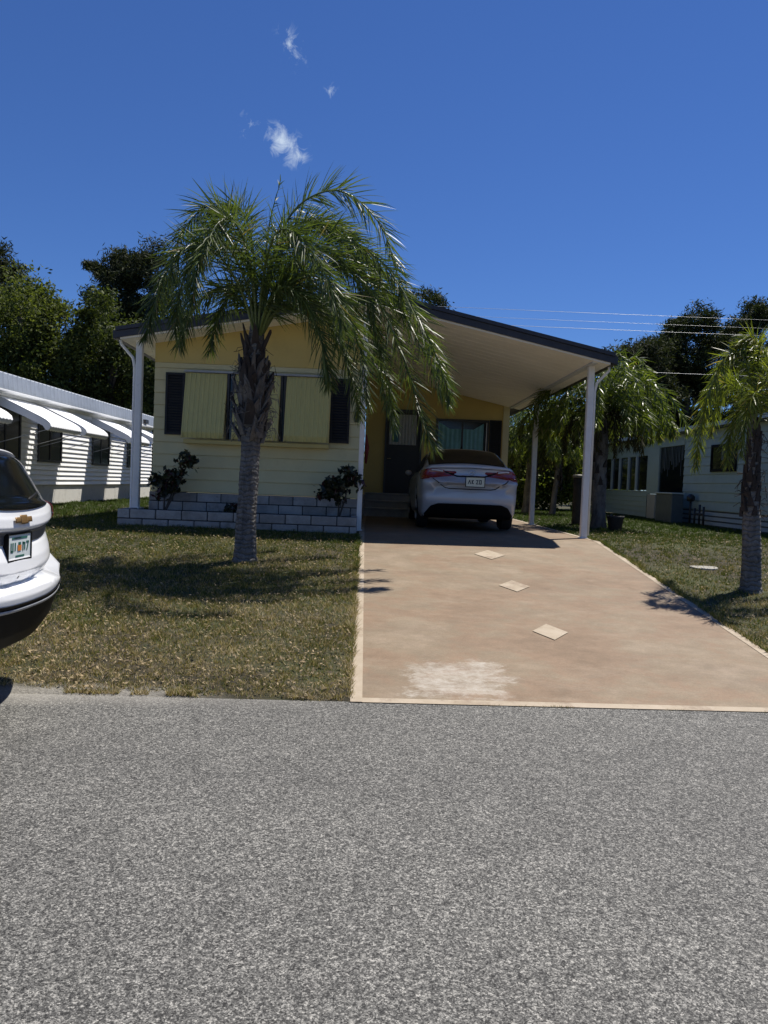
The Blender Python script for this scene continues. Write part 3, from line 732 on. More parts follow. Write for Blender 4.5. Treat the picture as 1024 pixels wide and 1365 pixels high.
# small palm at the right edge --------------------------------------------
QX, QY, QZ = 4.60, 9.17, .40
pr = thing('palm_tree', 'slim yellow-green palm with drooping fronds at the right edge of the lawn', 'palm tree', (QX, QY, QZ), 'palm trees')
palm_trunk(pr, [(.16, QZ - .08), (.125, QZ + .06), (.108, QZ + .35), (.100, QZ + .9), (.09, QZ + 1.0), (.07, QZ + 1.6), (.05, QZ + 2.2)], QX, QY, M['palm_trunk'], (-.10, 0))
boots(pr, QX - .07, QY, 1.28, 2.30, .088, .045, 46, M['palm_fibre'], .12, .2)
random.seed(5)
def C2(*pts): return [(QX - .08 + a * .95, QY + b, 2.26 + c * .95) for a, b, c in pts]
for c in [C2((0, 0, 0), (-.05, 0, .6), (-.2, 0, 1.02), (-.45, -.05, .95), (-.62, -.05, .5), (-.68, -.05, .1)),
          C2((0, 0, 0), (-.1, .1, .5), (-.3, .2, .7), (-.5, .25, .45), (-.58, .25, -.05), (-.6, .25, -.4)),
          C2((0, 0, 0), (-.08, -.2, .4), (-.22, -.4, .5), (-.36, -.5, .2), (-.42, -.55, -.25)),
          C2((0, 0, 0), (.02, -.1, .65), (.1, -.2, 1.05), (.3, -.3, 1.0), (.5, -.35, .55), (.58, -.35, .1)),
          C2((0, 0, 0), (.1, .1, .6), (.3, .2, .95), (.55, .2, .7), (.75, .2, .2), (.8, .2, -.2)),
          C2((0, 0, 0), (.1, -.1, .4), (.3, -.2, .55), (.5, -.25, .2), (.6, -.3, -.3)),
          C2((0, 0, 0), (0, .3, .6), (-.05, .6, .85), (-.1, .8, .55), (-.12, .9, .1)),
          C2((0, 0, 0), (.0, -.3, .55), (-.05, -.55, .75), (-.1, -.75, .45), (-.1, -.85, 0)),
          C2((0, 0, 0), (-.05, 0, .3), (-.18, 0, .35), (-.28, 0, .05), (-.32, 0, -.35)),
          C2((0, 0, 0), (.05, 0, .8), (0, 0, 1.15), (-.12, 0, 1.25), (-.3, 0, 1.1))]:
    frond(c, .25, 300, pr, M['palm_leaf_light'], wind=(.03, 0, 0), width=.0065, drop=.55, r0=.011, plum=75)

# broad palm behind the front corner post -------------------------------------
def round_palm(label, x, y, z0, th, tr, reach, droop, n, leaf, mat, lean=(0, 0), seed=1, up=.8):
    random.seed(seed)
    t = thing('palm_tree', label, 'palm tree', (x, y, z0), 'palm trees')
    palm_trunk(t, [(tr * 1.25, z0 - .05), (tr, z0 + .2), (tr * .95, z0 + th * .6), (tr * 1.1, z0 + th * .8), (tr * .7, z0 + th)], x, y, M['palm_boot'], lean, n=20)
    boots(t, x + lean[0] * .8, y + lean[1] * .8, z0 + th * .35, z0 + th * .95, tr * .95, tr * .7, 30, M['palm_fibre'], .16, .4)
    cx, cy, cz = x + lean[0], y + lean[1], z0 + th
    for k in range(n):
        a = k * 2.399 + random.uniform(-.2, .2); e = (k + .5) / n      # e: 0 upright .. 1 hanging
        r = reach * (.62 + .38 * math.sin(PI * min(1, e * .75 + .2))) * random.uniform(.85, 1.1)
        h = up * (1.25 - 1.15 * e) * random.uniform(.85, 1.15)
        ca, sa = math.cos(a), math.sin(a)
        ctrl = [(cx, cy, cz)] + [(cx + ca * r * q, cy + sa * r * q, cz + zz) for q, zz in ((.2, h * .7), (.5, h), (.78, h * .62 - droop * .15), (.95, h * .1 - droop * .5), (1.0, -droop * (.55 + .6 * e)))]
        frond(ctrl, leaf, 150, t, mat, wind=(.03, 0, 0), width=.0105, drop=.3, r0=.014, plum=85)
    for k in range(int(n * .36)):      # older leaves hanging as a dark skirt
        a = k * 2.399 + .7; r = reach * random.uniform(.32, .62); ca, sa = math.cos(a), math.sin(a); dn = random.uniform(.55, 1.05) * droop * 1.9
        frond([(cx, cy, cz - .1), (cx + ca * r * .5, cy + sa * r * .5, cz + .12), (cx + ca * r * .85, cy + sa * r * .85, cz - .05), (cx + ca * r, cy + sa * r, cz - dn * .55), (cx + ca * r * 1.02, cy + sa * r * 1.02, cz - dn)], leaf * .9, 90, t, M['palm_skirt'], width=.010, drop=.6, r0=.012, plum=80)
    return t
round_palm('broad bushy palm with a dark trunk right behind the front corner post', 4.79, 16.2, .75, 2.35, .15, 1.62, .42, 56, .27, M['palm_leaf_mid'], (-.05, 0), 3, .92)
round_palm('farther bushy palm with slim dark trunk between the sedan and the thin middle post', 5.0, 24.8, .75, 2.4, .17, 1.75, .7, 30, .36, M['palm_leaf_mid'], (.15, 0), 9, 1.1)
round_palm('small palm with a thin trunk seen right of the thin middle post under the carport', 5.62, 24.0, .75, 2.2, .09, 1.25, .6, 20, .33, M['palm_leaf_mid'], (.2, 0), 14, .9)

# ------------------------------------------------------------------ yellow house with carport
HO = (-.1, 13.6, .75)
house = thing('mobile_home', 'pale yellow mobile home with brown gable roof and an open carport on white posts', 'house', HO)
RZ = lambda x: (4.56 + (x + .1) * .1825) if x < -.1 else (4.56 - (x + .1) * .2125)      # roof top
YF, YB = 12.3, 29.0
XL, XR = -4.12, 3.74
TH = .15
roof = MB()
for (xa, xb) in ((XL, -.1), (-.1, XR)):
    roof.hexa([(xa, YF, RZ(xa) - TH * .9), (xb, YF, RZ(xb) - TH * .9), (xb, YB, RZ(xb) - TH * .9), (xa, YB, RZ(xa) - TH * .9),
               (xa, YF, RZ(xa) - .005), (xb, YF, RZ(xb) - .005), (xb, YB, RZ(xb) - .005), (xa, YB, RZ(xa) - .005)])
roof = roof.build('roof', M['roof_dark'], house)
fa = MB()
for (xa, xb) in ((XL - .03, -.1), (-.1, XR + .03)):
    fa.hexa([(xa, YF - .03, RZ(xa) - TH), (xb, YF - .03, RZ(xb) - TH), (xb, YF - .003, RZ(xb) - TH), (xa, YF - .003, RZ(xa) - TH),
             (xa, YF - .03, RZ(xa) - .045), (xb, YF - .03, RZ(xb) - .045), (xb, YF - .003, RZ(xb) - .045), (xa, YF - .003, RZ(xa) - .045)])
    fa.hexa([(xa, YF - .055, RZ(xa) - .04), (xb, YF - .055, RZ(xb) - .04), (xb, YF + .3, RZ(xb) - .002), (xa, YF + .3, RZ(xa) - .002),
             (xa, YF - .055, RZ(xa) + .02), (xb, YF - .055, RZ(xb) + .02), (xb, YF + .3, RZ(xb) + .02), (xa, YF + .3, RZ(xa) + .02)])
for s, xe in ((-1, XL), (1, XR)):
    a, b = sorted((xe, xe + s * .09))
    fa.box(a + (.003 if s > 0 else 0), b - (.003 if s < 0 else 0), YF + .02, YB, RZ(xe) - .16, RZ(xe) - .03)
fa.build('fascia', M['fascia_brown'], roof)
# ribbed soffit pans running from ridge to eave
sf = MB(); PW = .305
for (xa, xb) in ((XL + .03, -.12), (-.08, XR - .03)):
    y = YF + .01
    while y < 20.0 - .02:
        y1 = min(y + PW, 20.0)
        for ya, yb, dz in ((y, y1 - .03, .030), (y1 - .03, y1, .0)):
            za = RZ(xa) - TH * .9 - dz; zb = RZ(xb) - TH * .9 - dz
            sf.hexa([(xa, ya, za - .012), (xb, ya, zb - .012), (xb, yb, zb - .012), (xa, yb, za - .012), (xa, ya, za + dz - .002), (xb, ya, zb + dz - .002), (xb, yb, zb + dz - .002), (xa, yb, za + dz - .002)])
        y = y1
sf.build('soffit', M['soffit_white'], roof)
# lap siding wall builder: sawtooth profile
def lap_profile(z0, z1, lap, out):
    pts = [(0, z0)]; z = z0
    while z < z1 - .001:
        zt = min(z + lap, z1); pts += [(-.012, z), (-.012, z + lap * .05), (out, z + lap * .055), (out, z + lap * .12), (.0015, zt)]; z = zt
    return pts
def lap_wall_y(mb, x0, x1, y, z0, z1, lap=.205, out=.014, back=.08):     # faces -y
    pr_ = lap_profile(z0, z1, lap, out)
    poly = [(y - d, z) for d, z in pr_] + [(y + back, z1), (y + back, z0)]
    mb.prism([(p[0], p[1]) for p in poly], 0, x0, x1)
def lap_wall_x(mb, y0, y1, x, s, z0, z1, lap=.205, out=.014, back=.08):  # faces s*x
    pr_ = lap_profile(z0, z1, lap, out)
    poly = [(x + s * d, z) for d, z in pr_] + [(x - s * back, z1), (x - s * back, z0)]
    mb.prism(poly, 1, y0, y1)
WX0, WX1, FY = -3.71, -.26, 12.95
fw = MB(); lap_wall_y(fw, WX0, WX1, FY, 1.265, 3.41)
fw.build('wall', M['yellow_siding'], house)
gb = MB()      # upper gable panels, set in vertical sheets
GS = (-2.90, -2.05, -1.19)
for (xa, xb) in ((WX0, GS[0] - .0015), (GS[0] + .0015, GS[1] - .0015), (GS[1] + .0015, GS[2] - .0015), (GS[2] + .0015, WX1)):
    gb.hexa([(xa, FY - .01, 3.413), (xb, FY - .01, 3.413), (xb, FY + .08, 3.413), (xa, FY + .08, 3.413), (xa, FY - .01, RZ(xa) - .16), (xb, FY - .01, RZ(xb) - .16), (xb, FY + .08, RZ(xb) - .16), (xa, FY + .08, RZ(xa) - .16)])
for x_ in GS:
    gb.box(x_ - .012, x_ + .012, FY - .018, FY - .0105, 3.42, RZ(x_) - .18)
gb.build('gable_wall', M['yellow_gable'], house)
sw = MB(); lap_wall_x(sw, FY + .086, 20.0, WX1 - .02, 1, 1.265, 4.30)
sw.build('side_wall', M['yellow_siding'], house)
sl2 = MB(); lap_wall_x(sl2, FY + .086, 28.5, WX0 + .08, -1, 1.265, 3.66)
sl2.build('side_wall', M['yellow_siding'], house)
cw = MB()
def wallpoly(mb, xa, xb, y, z0, z1a, z1b, th=.1): mb.hexa([(xa, y, z0), (xb, y, z0), (xb, y + th, z0), (xa, y + th, z0), (xa, y, z1a), (xb, y, z1b), (xb, y + th, z1b), (xa, y + th, z1a)])
wallpoly(cw, -.26, .28, 20.0, .75, RZ(-.1) - .17, RZ(.28) - .17)
wallpoly(cw, .281, 1.18, 20.0, 3.42, RZ(.28) - .17, RZ(1.18) - .17)
wallpoly(cw, 1.181, 3.44, 20.0, .75, RZ(1.18) - .17, RZ(3.44) - .17)
cw.box(.281, 1.18, 20.0, 20.1, .75, 1.245)
cw.build('carport_wall', M['yellow_gable'], house)
cr_ = MB(); lap_wall_x(cr_, 20.1, 28.5, 3.36, 1, .75, 3.62); cr_.build('side_wall', M['yellow_siding'], house)
ct = MB(); ct.box(3.30, 3.46, 19.965, 19.998, .76, 3.66); ct.build('corner_trim', M['yellow_siding'], house)
# block skirting
def block_wall(mb_b, x0, x1, y0, y1, z0, rows, hgt, ln, along='x', gap=.014):
    for r_ in range(rows):
        z = z0 + r_ * hgt; x = x0 - (ln / 2 if r_ % 2 else 0) - random.uniform(0, .04)
        while x < x1:
            a, b = max(x + gap / 2, x0), min(x + ln - gap / 2, x1)
            if b - a > .03:
                j = random.uniform(0, .012)
                if along == 'x': mb_b.box(a, b, y0 + j, y1, z + gap / 2, z + hgt - gap / 2)
                else: mb_b.box(y0, y1 - j, a, b, z + gap / 2, z + hgt - gap / 2)
            x += ln
random.seed(3)
sk = MB(); block_wall(sk, WX0 - .02, WX1 + .02, FY - .10, FY + .02, .80, 3, .154, .40)
sk = sk.build('skirting', M['white_block'], house, bevel=.008)
MB().box(WX0 - .01, WX1 + .01, FY - .075, FY + .06, .70, 1.258).build('mortar', M['mortar'], sk)
ss = MB(); block_wall(ss, FY + .04, 20.0, WX1 - .04, WX1 + .06, .80, 3, .15, .42, 'y'); ss.build('skirting', M['white_block'], house, bevel=.008)
# window shutters and the three folded-down awning panels
def louver(x0, x1, z0, z1, y):
    mb = MB(); fr = .035
    mb.box(x0, x0 + fr, y - .035, y, z0, z1); mb.box(x1 - fr, x1, y - .035, y, z0, z1)
    mb.box(x0 + fr, x1 - fr, y - .034, y, z0, z0 + fr); mb.box(x0 + fr, x1 - fr, y - .034, y, z1 - fr, z1); mb.box(x0 + fr, x1 - fr, y - .008, y, z0 + fr, z1 - fr)
    z = z0 + fr + .02
    while z < z1 - fr - .03:
        mb.hexa([(x0 + fr, y - .026, z), (x1 - fr, y - .026, z), (x1 - fr, y - .006, z + .012), (x0 + fr, y - .006, z + .012), (x0 + fr, y - .026, z + .006), (x1 - fr, y - .026, z + .006), (x1 - fr, y - .006, z + .035), (x0 + fr, y - .006, z + .035)])
        z += .045
    return mb
louver(-3.515, -3.20, 2.217, 3.245, FY - .016).build('shutter', M['black_shutter'], house)
louver(-.765, -.44, 2.18, 3.255, FY - .016).build('shutter', M['black_shutter'], house)
def awning_panel(x0, x1, zt, zb, y0, y1):
    """corrugated panel hinged at the top, hanging almost flat, its lower lip curled in"""
    P = []; n = int((x1 - x0) / .0125)
    for i in range(n + 1):
        x = x0 + (x1 - x0) * i / n; rib = .013 * (1 if (i % 6) in (0, 1) else 0); col = []
        for k in range(13):
            u = k / 12; z = zt + (zb - zt) * u; y = y0 + (y1 - y0) * (u ** .9)
            if u > .93: y += (u - .93) * .6
            col.append((x, y - rib, z))
        P.append(col)
    return MB().grid(P)
for (x0, x1) in ((-3.175, -2.49), (-2.355, -1.605), (-1.50, -.765)):
    a = awning_panel(x0, x1, 3.25, 2.17, FY - .06, FY - .29).build('awning_panel', M['yellow_shutter'], house, solid=.006)
    for x_ in (x0 + .006, x1 - .006): MB().tube([(x_, FY - .065, 3.245), (x_, FY - .295, 2.16)], .011, 6).build('edge_rail', M['yellow_trim'], a)
MB().box(-3.20, -.755, FY - .10, FY - .017, 3.26, 3.29).build('awning_rail', M['grey_metal'], house)
for x_ in (-2.466, -2.38, -1.58, -1.525): MB().box(x_ - .018, x_ + .018, FY - .10, FY - .017, 2.18, 3.255).build('awning_arm', M['dark_metal'], house)
for xa, xb in ((-2.488, -2.357), (-1.603, -1.502)): MB().box(xa, xb, FY - .04, FY - .017, 2.17, 3.257).build('window_pane', M['window_glass'], house)
MB().box(-3.16, -.765, FY - .20, FY - .017, 2.075, 2.145).build('window_sill', M['yellow_trim'], house, bevel=.006)
# door, with curtained glass and frame
dr = MB().box(.30, 1.16, 19.97, 20.05, 1.25, 3.40).build('door', M['dark_door'], house, bevel=.004)
MB().box(.25, .30, 19.93, 20.06, 1.25, 3.46).box(1.16, 1.21, 19.93, 20.06, 1.25, 3.46).box(.30, 1.16, 19.93, 20.06, 3.40, 3.46).build('frame', M['dark_metal'], dr)
P = [[(.36 + .70 * i / 60, 19.962 - .006 * math.sin(i * .9), z) for z in (2.55, 3.33)] for i in range(61)]
MB().grid(P).build('curtain', M['curtain'], dr)
MB().box(.47, .60, 19.948, 19.954, 2.62, 3.10).build('pane', M['teal_curtain'], dr)
MB().tube([(.33, 19.96, 2.18), (.33, 19.90, 2.18), (.42, 19.90, 2.18)], .012, 8).build('handle', M['chrome'], dr)
# carport window with draped curtains and dark shutter
wd_ = MB()
for b in ((1.56, 1.62, 1.9, 3.27), (2.88, 2.94, 1.9, 3.27)): wd_.box(b[0], b[1], 19.955, 19.998, b[2], b[3])
wd_.box(1.62, 2.88, 19.956, 19.998, 3.21, 3.27); wd_.box(1.62, 2.88, 19.956, 19.998, 1.9, 1.96); wd_.box(2.23, 2.27, 19.957, 19.998, 1.96, 3.21)
wd_ = wd_.build('window', M['dark_metal'], house)
for xa, xb in ((1.62, 2.23), (2.27, 2.88)): MB().box(xa, xb, 19.985, 19.998, 1.96, 3.21).build('pane', M['window_glass'], wd_)
cu = MB()
for (xa, xb, sgn) in ((1.64, 2.22, 1), (2.28, 2.80, -1)):
    P = []
    for i in range(41):
        u = i / 40; row = []
        for k in range(13):
            v = k / 12; top = 3.19 - .28 * (u if sgn < 0 else (1 - u)) * 0 - .35 * ((1 - u) if sgn < 0 else u) ** 1.5 * 0
            zt = 3.18 - .22 * (1 - abs(2 * u - 1)) * .4 - .16 * (u if sgn > 0 else 1 - u)
            row.append((xa + (xb - xa) * u, 19.972 + .006 * math.sin(u * 30), 1.97 + (zt - 1.97) * v))
        P.append(row)
    MB().grid(P).build('curtain', M['pale_blue_curtain'], wd_)
MB().box(2.865, 2.882, 19.94, 19.9545, 1.96, 3.2).build('bar', M['white_paint'], wd_)
louver(2.955, 3.27, 1.85, 3.28, 19.996).build('shutter', M['black_shutter'], house)
# posts: paired white aluminium columns
def post(x0, x1, y, z0, z1, parent=house):
    mb = MB(); c_ = (x0 + x1) / 2; h_ = min(.050, (x1 - x0) / 2)
    mb.box(c_ - h_, c_ + h_, y, y + .10, z0, z1)
    for k in (-.5, 0, .5): mb.box(c_ + k * h_ - .012, c_ + k * h_ + .012, y - .006, y - .0005, z0, z1)
    mb.box(c_ - h_ - .02, c_ + h_ + .02, y - .02, y + .12, z0 - .01, z0 + .02)
    return mb.build('post', M['post_paint'], parent, bevel=.006)
post(-3.93, -3.76, 12.5, .985, 3.715)
post(-.255, -.175, 12.5, .75, RZ(-.2) - .19)
post(3.43, 3.62, 12.7, .75, 3.615)
post(3.435, 3.545, 16.75, .75, 3.60)
bm = MB(); bm.box(3.44, 3.54, 12.4, 19.95, 3.60, 3.69); bm.build('beam', M['white_paint'], house, bevel=.006)
bm = MB(); bm.box(-3.90, -3.78, 12.45, FY - .03, 3.705, 3.735); bm.build('beam', M['white_paint'], house)
# downspout elbows from the gutters to the posts
MB().tube([(3.78, 12.62, 3.60), (3.79, 12.64, 3.53), (3.62, 12.70, 3.33), (3.60, 12.74, 3.2), (3.60, 12.74, .80)], .024, 8).build('downspout', M['post_paint'], house, smooth=True)
MB().tube([(-4.12, 12.42, 3.66), (-4.11, 12.44, 3.60), (-3.94, 12.50, 3.40), (-3.922, 12.54, 3.25), (-3.922, 12.54, .98), (-4.05, 12.44, .80)], .024, 8).build('downspout', M['post_paint'], house, smooth=True)
MB().box(-.36, -.30, FY - .04, FY - .017, 2.54, 2.72).build('house_number_plaque', M['dark_metal'], house)
st = MB()
for i in range(3): st.box(-.20, .95, 18.1 + .5 * i, 19.92, .755 + .17 * i, .755 + .17 * (i + 1) - .004)
for i in range(3): st.box(-.22, .97, 18.07 + .5 * i, 18.35 + .5 * i, .755 + .17 * (i + 1) - .003, .755 + .17 * (i + 1) + .03)
tag(st.build('front_steps', M['step_concrete'], bevel=.01), 'low grey concrete steps leading to the dark door at the back of the carport', 'steps')
tag(MB().tube([(-.16, 14.6, 1.9), (-.15, 14.58, 2.2), (-.17, 14.6, 2.45)], [.02, .045, .015], 8).build('hanging_cloth', M['red_cloth'], smooth=True), 'narrow dark red cloth hanging on the house wall just right of the slim white post', 'cloth')

# planter
pln = thing('planter_wall', 'low white block planter wall along the front of the yellow house', 'planter', (-2.0, 11.95, .75))
random.seed(9)
pb = MB(); block_wall(pb, -3.93, -.24, 11.90, 12.06, .70, 2, .15, .40)
b1 = pb.build('block_wall', M['white_block'], pln, bevel=.010)
pb = MB(); block_wall(pb, 12.07, FY - .11, -3.93, -3.79, .70, 2, .15, .40, 'y'); pb.build('block_wall', M['white_block'], pln, bevel=.010)
pb = MB(); block_wall(pb, 12.07, FY - .11, -.34, -.24, .70, 2, .15, .40, 'y'); pb.build('block_wall', M['white_block'], pln, bevel=.010)
MB().box(-3.92, -.25, 11.925, 12.05, .6, .993).build('mortar', M['mortar'], pln)
P = [[(x_, y_, .93 + .03 * math.sin(x_ * 5 + y_ * 4)) for y_ in np.linspace(12.055, FY - .06, 12)] for x_ in np.linspace(-3.785, -.345, 30)]
MB().grid(P).build('soil', M['soil'], pln, smooth=True)
def planter_shrub(label, x, y, z0, blobs, n, leaf, stems):
    t = thing('shrub', label, 'shrub', (x, y, z0), 'shrubs in the block planter')
    P, cl = crown_points(blobs, n, .075, 26, .3)
    V, F_ = leaf_quads(P, leaf, .55); npmesh('foliage', V, F_, M['shrub_leaf'], t)
    mb = MB()
    for (a, b) in stems: mb.tube([(x, y, z0 - .03), ((x + a[0]) / 2 + .03, y, (z0 + a[2]) / 2), a], [.018, .013, .006], 6)
    mb.build('stem', M['tree_bark'], t)
random.seed(4)
planter_shrub('dark leafy shrub in two tiers in the planter beside the left porch post', -3.36, 12.45, .95, [(-3.38, 12.45, 1.33, .22, .2, .24), (-3.18, 12.45, 1.52, .15, .15, .17), (-3.0, 12.45, 1.78, .16, .15, .15)], 700, .055, [((-3.42, 12.45, 1.4), 0), ((-3.0, 12.45, 1.75), 0), ((-3.2, 12.45, 1.5), 0)])
planter_shrub('dark leafy shrub at the right end of the planter beside the slim middle post', -.55, 12.45, .95, [(-.60, 12.45, 1.42, .24, .2, .22), (-.38, 12.45, 1.60, .16, .15, .18), (-.72, 12.45, 1.32, .14, .14, .14)], 650, .055, [((-.6, 12.45, 1.4), 0), ((-.4, 12.45, 1.6), 0)])
planter_shrub('tiny low shrub on the planter soil just left of the palm trunk', -2.28, 12.7, .95, [(-2.28, 12.7, 1.02, .16, .12, .07)], 130, .04, [((-2.25, 12.7, 1.05), 0)])

# ------------------------------------------------------------------ cars (implicit body, ray-cast to a mesh)
def smax(a, b, k): h = np.maximum(k - np.abs(a - b), 0) / k; return np.maximum(a, b) + h * h * k * .25
def smin(a, b, k): return -smax(-a, -b, k)
I = np.interp
def sstep(a, b, x): t = np.clip((x - a) / (b - a), 0, 1); return t * t * (3 - 2 * t)
def march(f, P, D, far=3.0, step=.012):
    t = np.full(len(P), far); done = np.zeros(len(P), bool); cur = np.zeros(len(P))
    for i in range(int(far / step)):
        idx = ~done
        if not idx.any(): break
        q = P[idx] + D[idx] * cur[idx][:, None]
        v = f(q[:, 0], q[:, 1], q[:, 2]); hit = v < 0
        ii = np.where(idx)[0]
        t[ii[hit]] = cur[ii[hit]]; done[ii[hit]] = True
        cur[ii[~hit]] += np.maximum(step, v[~hit] * .45)
    lo = np.maximum(t - .06, 0); hi = t.copy()
    for _ in range(14):
        m = (lo + hi) / 2; q = P + D * m[:, None]; v = f(q[:, 0], q[:, 1], q[:, 2]) < 0
        hi = np.where(v, m, hi); lo = np.where(v, lo, m)
    return P + D * hi[:, None], done
class Car:
    def __init__(self, f, L, hw, H, place, root, zc=.75):
        self.f = f; self.L = L; self.hw = hw; self.H = H; self.place = place; self.root = root; self.zc = zc
    def body(self, name, mat, nt=170, ny=150, nc=34):
        th = np.linspace(0, 2 * PI, nt, endpoint=False)
        ox = 1.15 * np.sign(np.cos(th)) * np.abs(np.cos(th)) ** .55; oz = self.zc + 1.05 * np.sign(np.sin(th)) * np.abs(np.sin(th)) ** .55
        rows = []
        y0 = .9; y1 = self.L - .9
        for s in np.linspace(.012, 1, nc): rows.append((ox * s, np.full(nt, -.25), self.zc + (oz - self.zc) * s, y0))
        for y in np.linspace(-.25, self.L + .25, ny)[1:-1]: rows.append((ox, np.full(nt, y), oz, min(max(y, y0), y1)))
        for s in np.linspace(1, .012, nc): rows.append((ox * s, np.full(nt, self.L + .25), self.zc + (oz - self.zc) * s, y1))
        P = np.concatenate([np.stack(r[:3], 1) for r in rows]); T = np.concatenate([np.tile([0, r[3], self.zc], (nt, 1)) for r in rows])
        D = T - P; D /= np.linalg.norm(D, axis=1)[:, None]
        Q, ok = march(self.f, P, D, 3.2)
        Q = self.place(Q); nr = len(rows)
        i = np.arange(nr - 1)[:, None]; k = np.arange(nt)[None]; k2 = (k + 1) % nt
        F_ = np.stack([i * nt + k, i * nt + k2, (i + 1) * nt + k2, (i + 1) * nt + k], -1).reshape(-1, 4)
        return npmesh(name, Q, F_, mat, self.root, True)
    def patch(self, name, mat, P, D, eps=.006, parent=None, thick=.004, keep=True):
        """P (nu,nv,3) start points outside the car, D direction in; lays a skin on the body"""
        P = np.asarray(P, float); nu, nv = P.shape[:2]; P2 = P.reshape(-1, 3)
        D = np.asarray(D, float); D = np.broadcast_to(D / np.linalg.norm(D, axis=-1, keepdims=True), P.shape).reshape(-1, 3)
        Q, ok = march(self.f, P2, D, 3.0, .006)
        Q = Q - D * eps
        Q = self.place(Q).reshape(nu, nv, 3)
        m = MB().grid(Q); okm = ok.reshape(nu, nv)
        fs = []
        for f in m.f:
            if all(ok[i] for i in f): fs.append(f)
        par = list(range(nu * nv))
        def fnd(i):
            while par[i] != i: par[i] = par[par[i]]; i = par[i]
            return i
        for f in fs:
            for k in f[1:]: par[fnd(k)] = fnd(f[0])
        cnt = {}
        for f in fs: cnt[fnd(f[0])] = cnt.get(fnd(f[0]), 0) + 1
        if cnt:
            best = max(cnt, key=cnt.get); fs = [f for f in fs if fnd(f[0]) == best]
        used = sorted({i for f in fs for i in f}); ix = {a: b for b, a in enumerate(used)}
        m.v = [m.v[i] for i in used]; m.f = [tuple(ix[i] for i in f) for f in fs]
        return m.build(name, mat, parent or self.root, smooth=True, solid=thick if thick else 0)
def rear_grid(x0, x1, zlo, zhi, nu=40, nv=16, y=-.4):
    P = np.zeros((nu, nv, 3))
    for i, u in enumerate(np.linspace(0, 1, nu)):
        x = x0 + (x1 - x0) * u; a, b = (zlo(x) if callable(zlo) else zlo), (zhi(x) if callable(zhi) else zhi)
        P[i, :, 0] = x; P[i, :, 1] = y; P[i, :, 2] = np.linspace(a, b, nv)
    return P
def side_grid(s, y0, y1, zlo, zhi, nu=40, nv=14, x=1.2):
    P = np.zeros((nu, nv, 3))
    for i, u in enumerate(np.linspace(0, 1, nu)):
        y = y0 + (y1 - y0) * u; a, b = (zlo(y) if callable(zlo) else zlo), (zhi(y) if callable(zhi) else zhi)
        P[i, :, 0] = s * x; P[i, :, 1] = y; P[i, :, 2] = np.linspace(a, b, nv)
    return P
def line_patch(car, name, mat, pts, wd, D=(0, 1, 0), eps=.003, y=-.4, parent=None, n=60):
    """thin dark seam following (x,z) points on the rear face"""
    pts = np.array(pts, float); d = np.r_[0, np.cumsum(np.linalg.norm(np.diff(pts, axis=0), axis=1))]; t = np.linspace(0, d[-1], n)
    x = I(t, d, pts[:, 0]); z = I(t, d, pts[:, 1]); tx = np.gradient(x); tz = np.gradient(z); l = np.hypot(tx, tz); nx, nz = -tz / l, tx / l
    P = np.zeros((n, 3, 3))
    for k, s in enumerate((-1, 0, 1)): P[:, k, 0] = x + nx * wd * s; P[:, k, 1] = y; P[:, k, 2] = z + nz * wd * s
    return car.patch(name, mat, P, D, eps, parent, .002)
def wheel(car, x, y, r, wd):
    s = 1 if x > 0 else -1
    ang = np.linspace(0, 2 * PI, 41)
    prof = [(r * .62, 0), (r * .93, .0), (r, .03), (r, wd - .03), (r * .93, wd), (r * .62, wd)]
    P = np.array([[(x - s * a[1], y + a[0] * math.cos(t), r + a[0] * math.sin(t)) for a in prof] for t in ang])
    sh = P.shape; Q = car.place(P.reshape(-1, 3)).reshape(sh)
    whl = MB().grid(Q).build('wheel', M['tyre'], car.root, smooth=True)
    rim = MB()
    pr2 = [(r * .64, 0.004), (r * .60, .02), (r * .2, .03), (.001, .025)]
    P = np.array([[(x - s * a[1], y + a[0] * math.cos(t), r + a[0] * math.sin(t)) for a in pr2] for t in ang]); sh = P.shape
    rim.grid(car.place(P.reshape(-1, 3)).reshape(sh))
    for k in range(5):
        a = 2 * PI * k / 5 + .3
        pts = [(x + s * .004, y + q * math.cos(a), r + q * math.sin(a)) for q in (.03, r * .3, r * .62)]
        rim.tube(car.place(np.array(pts)), [.03, .024, .02], 6)
    rim.build('rim', M['rim'], whl, smooth=True)

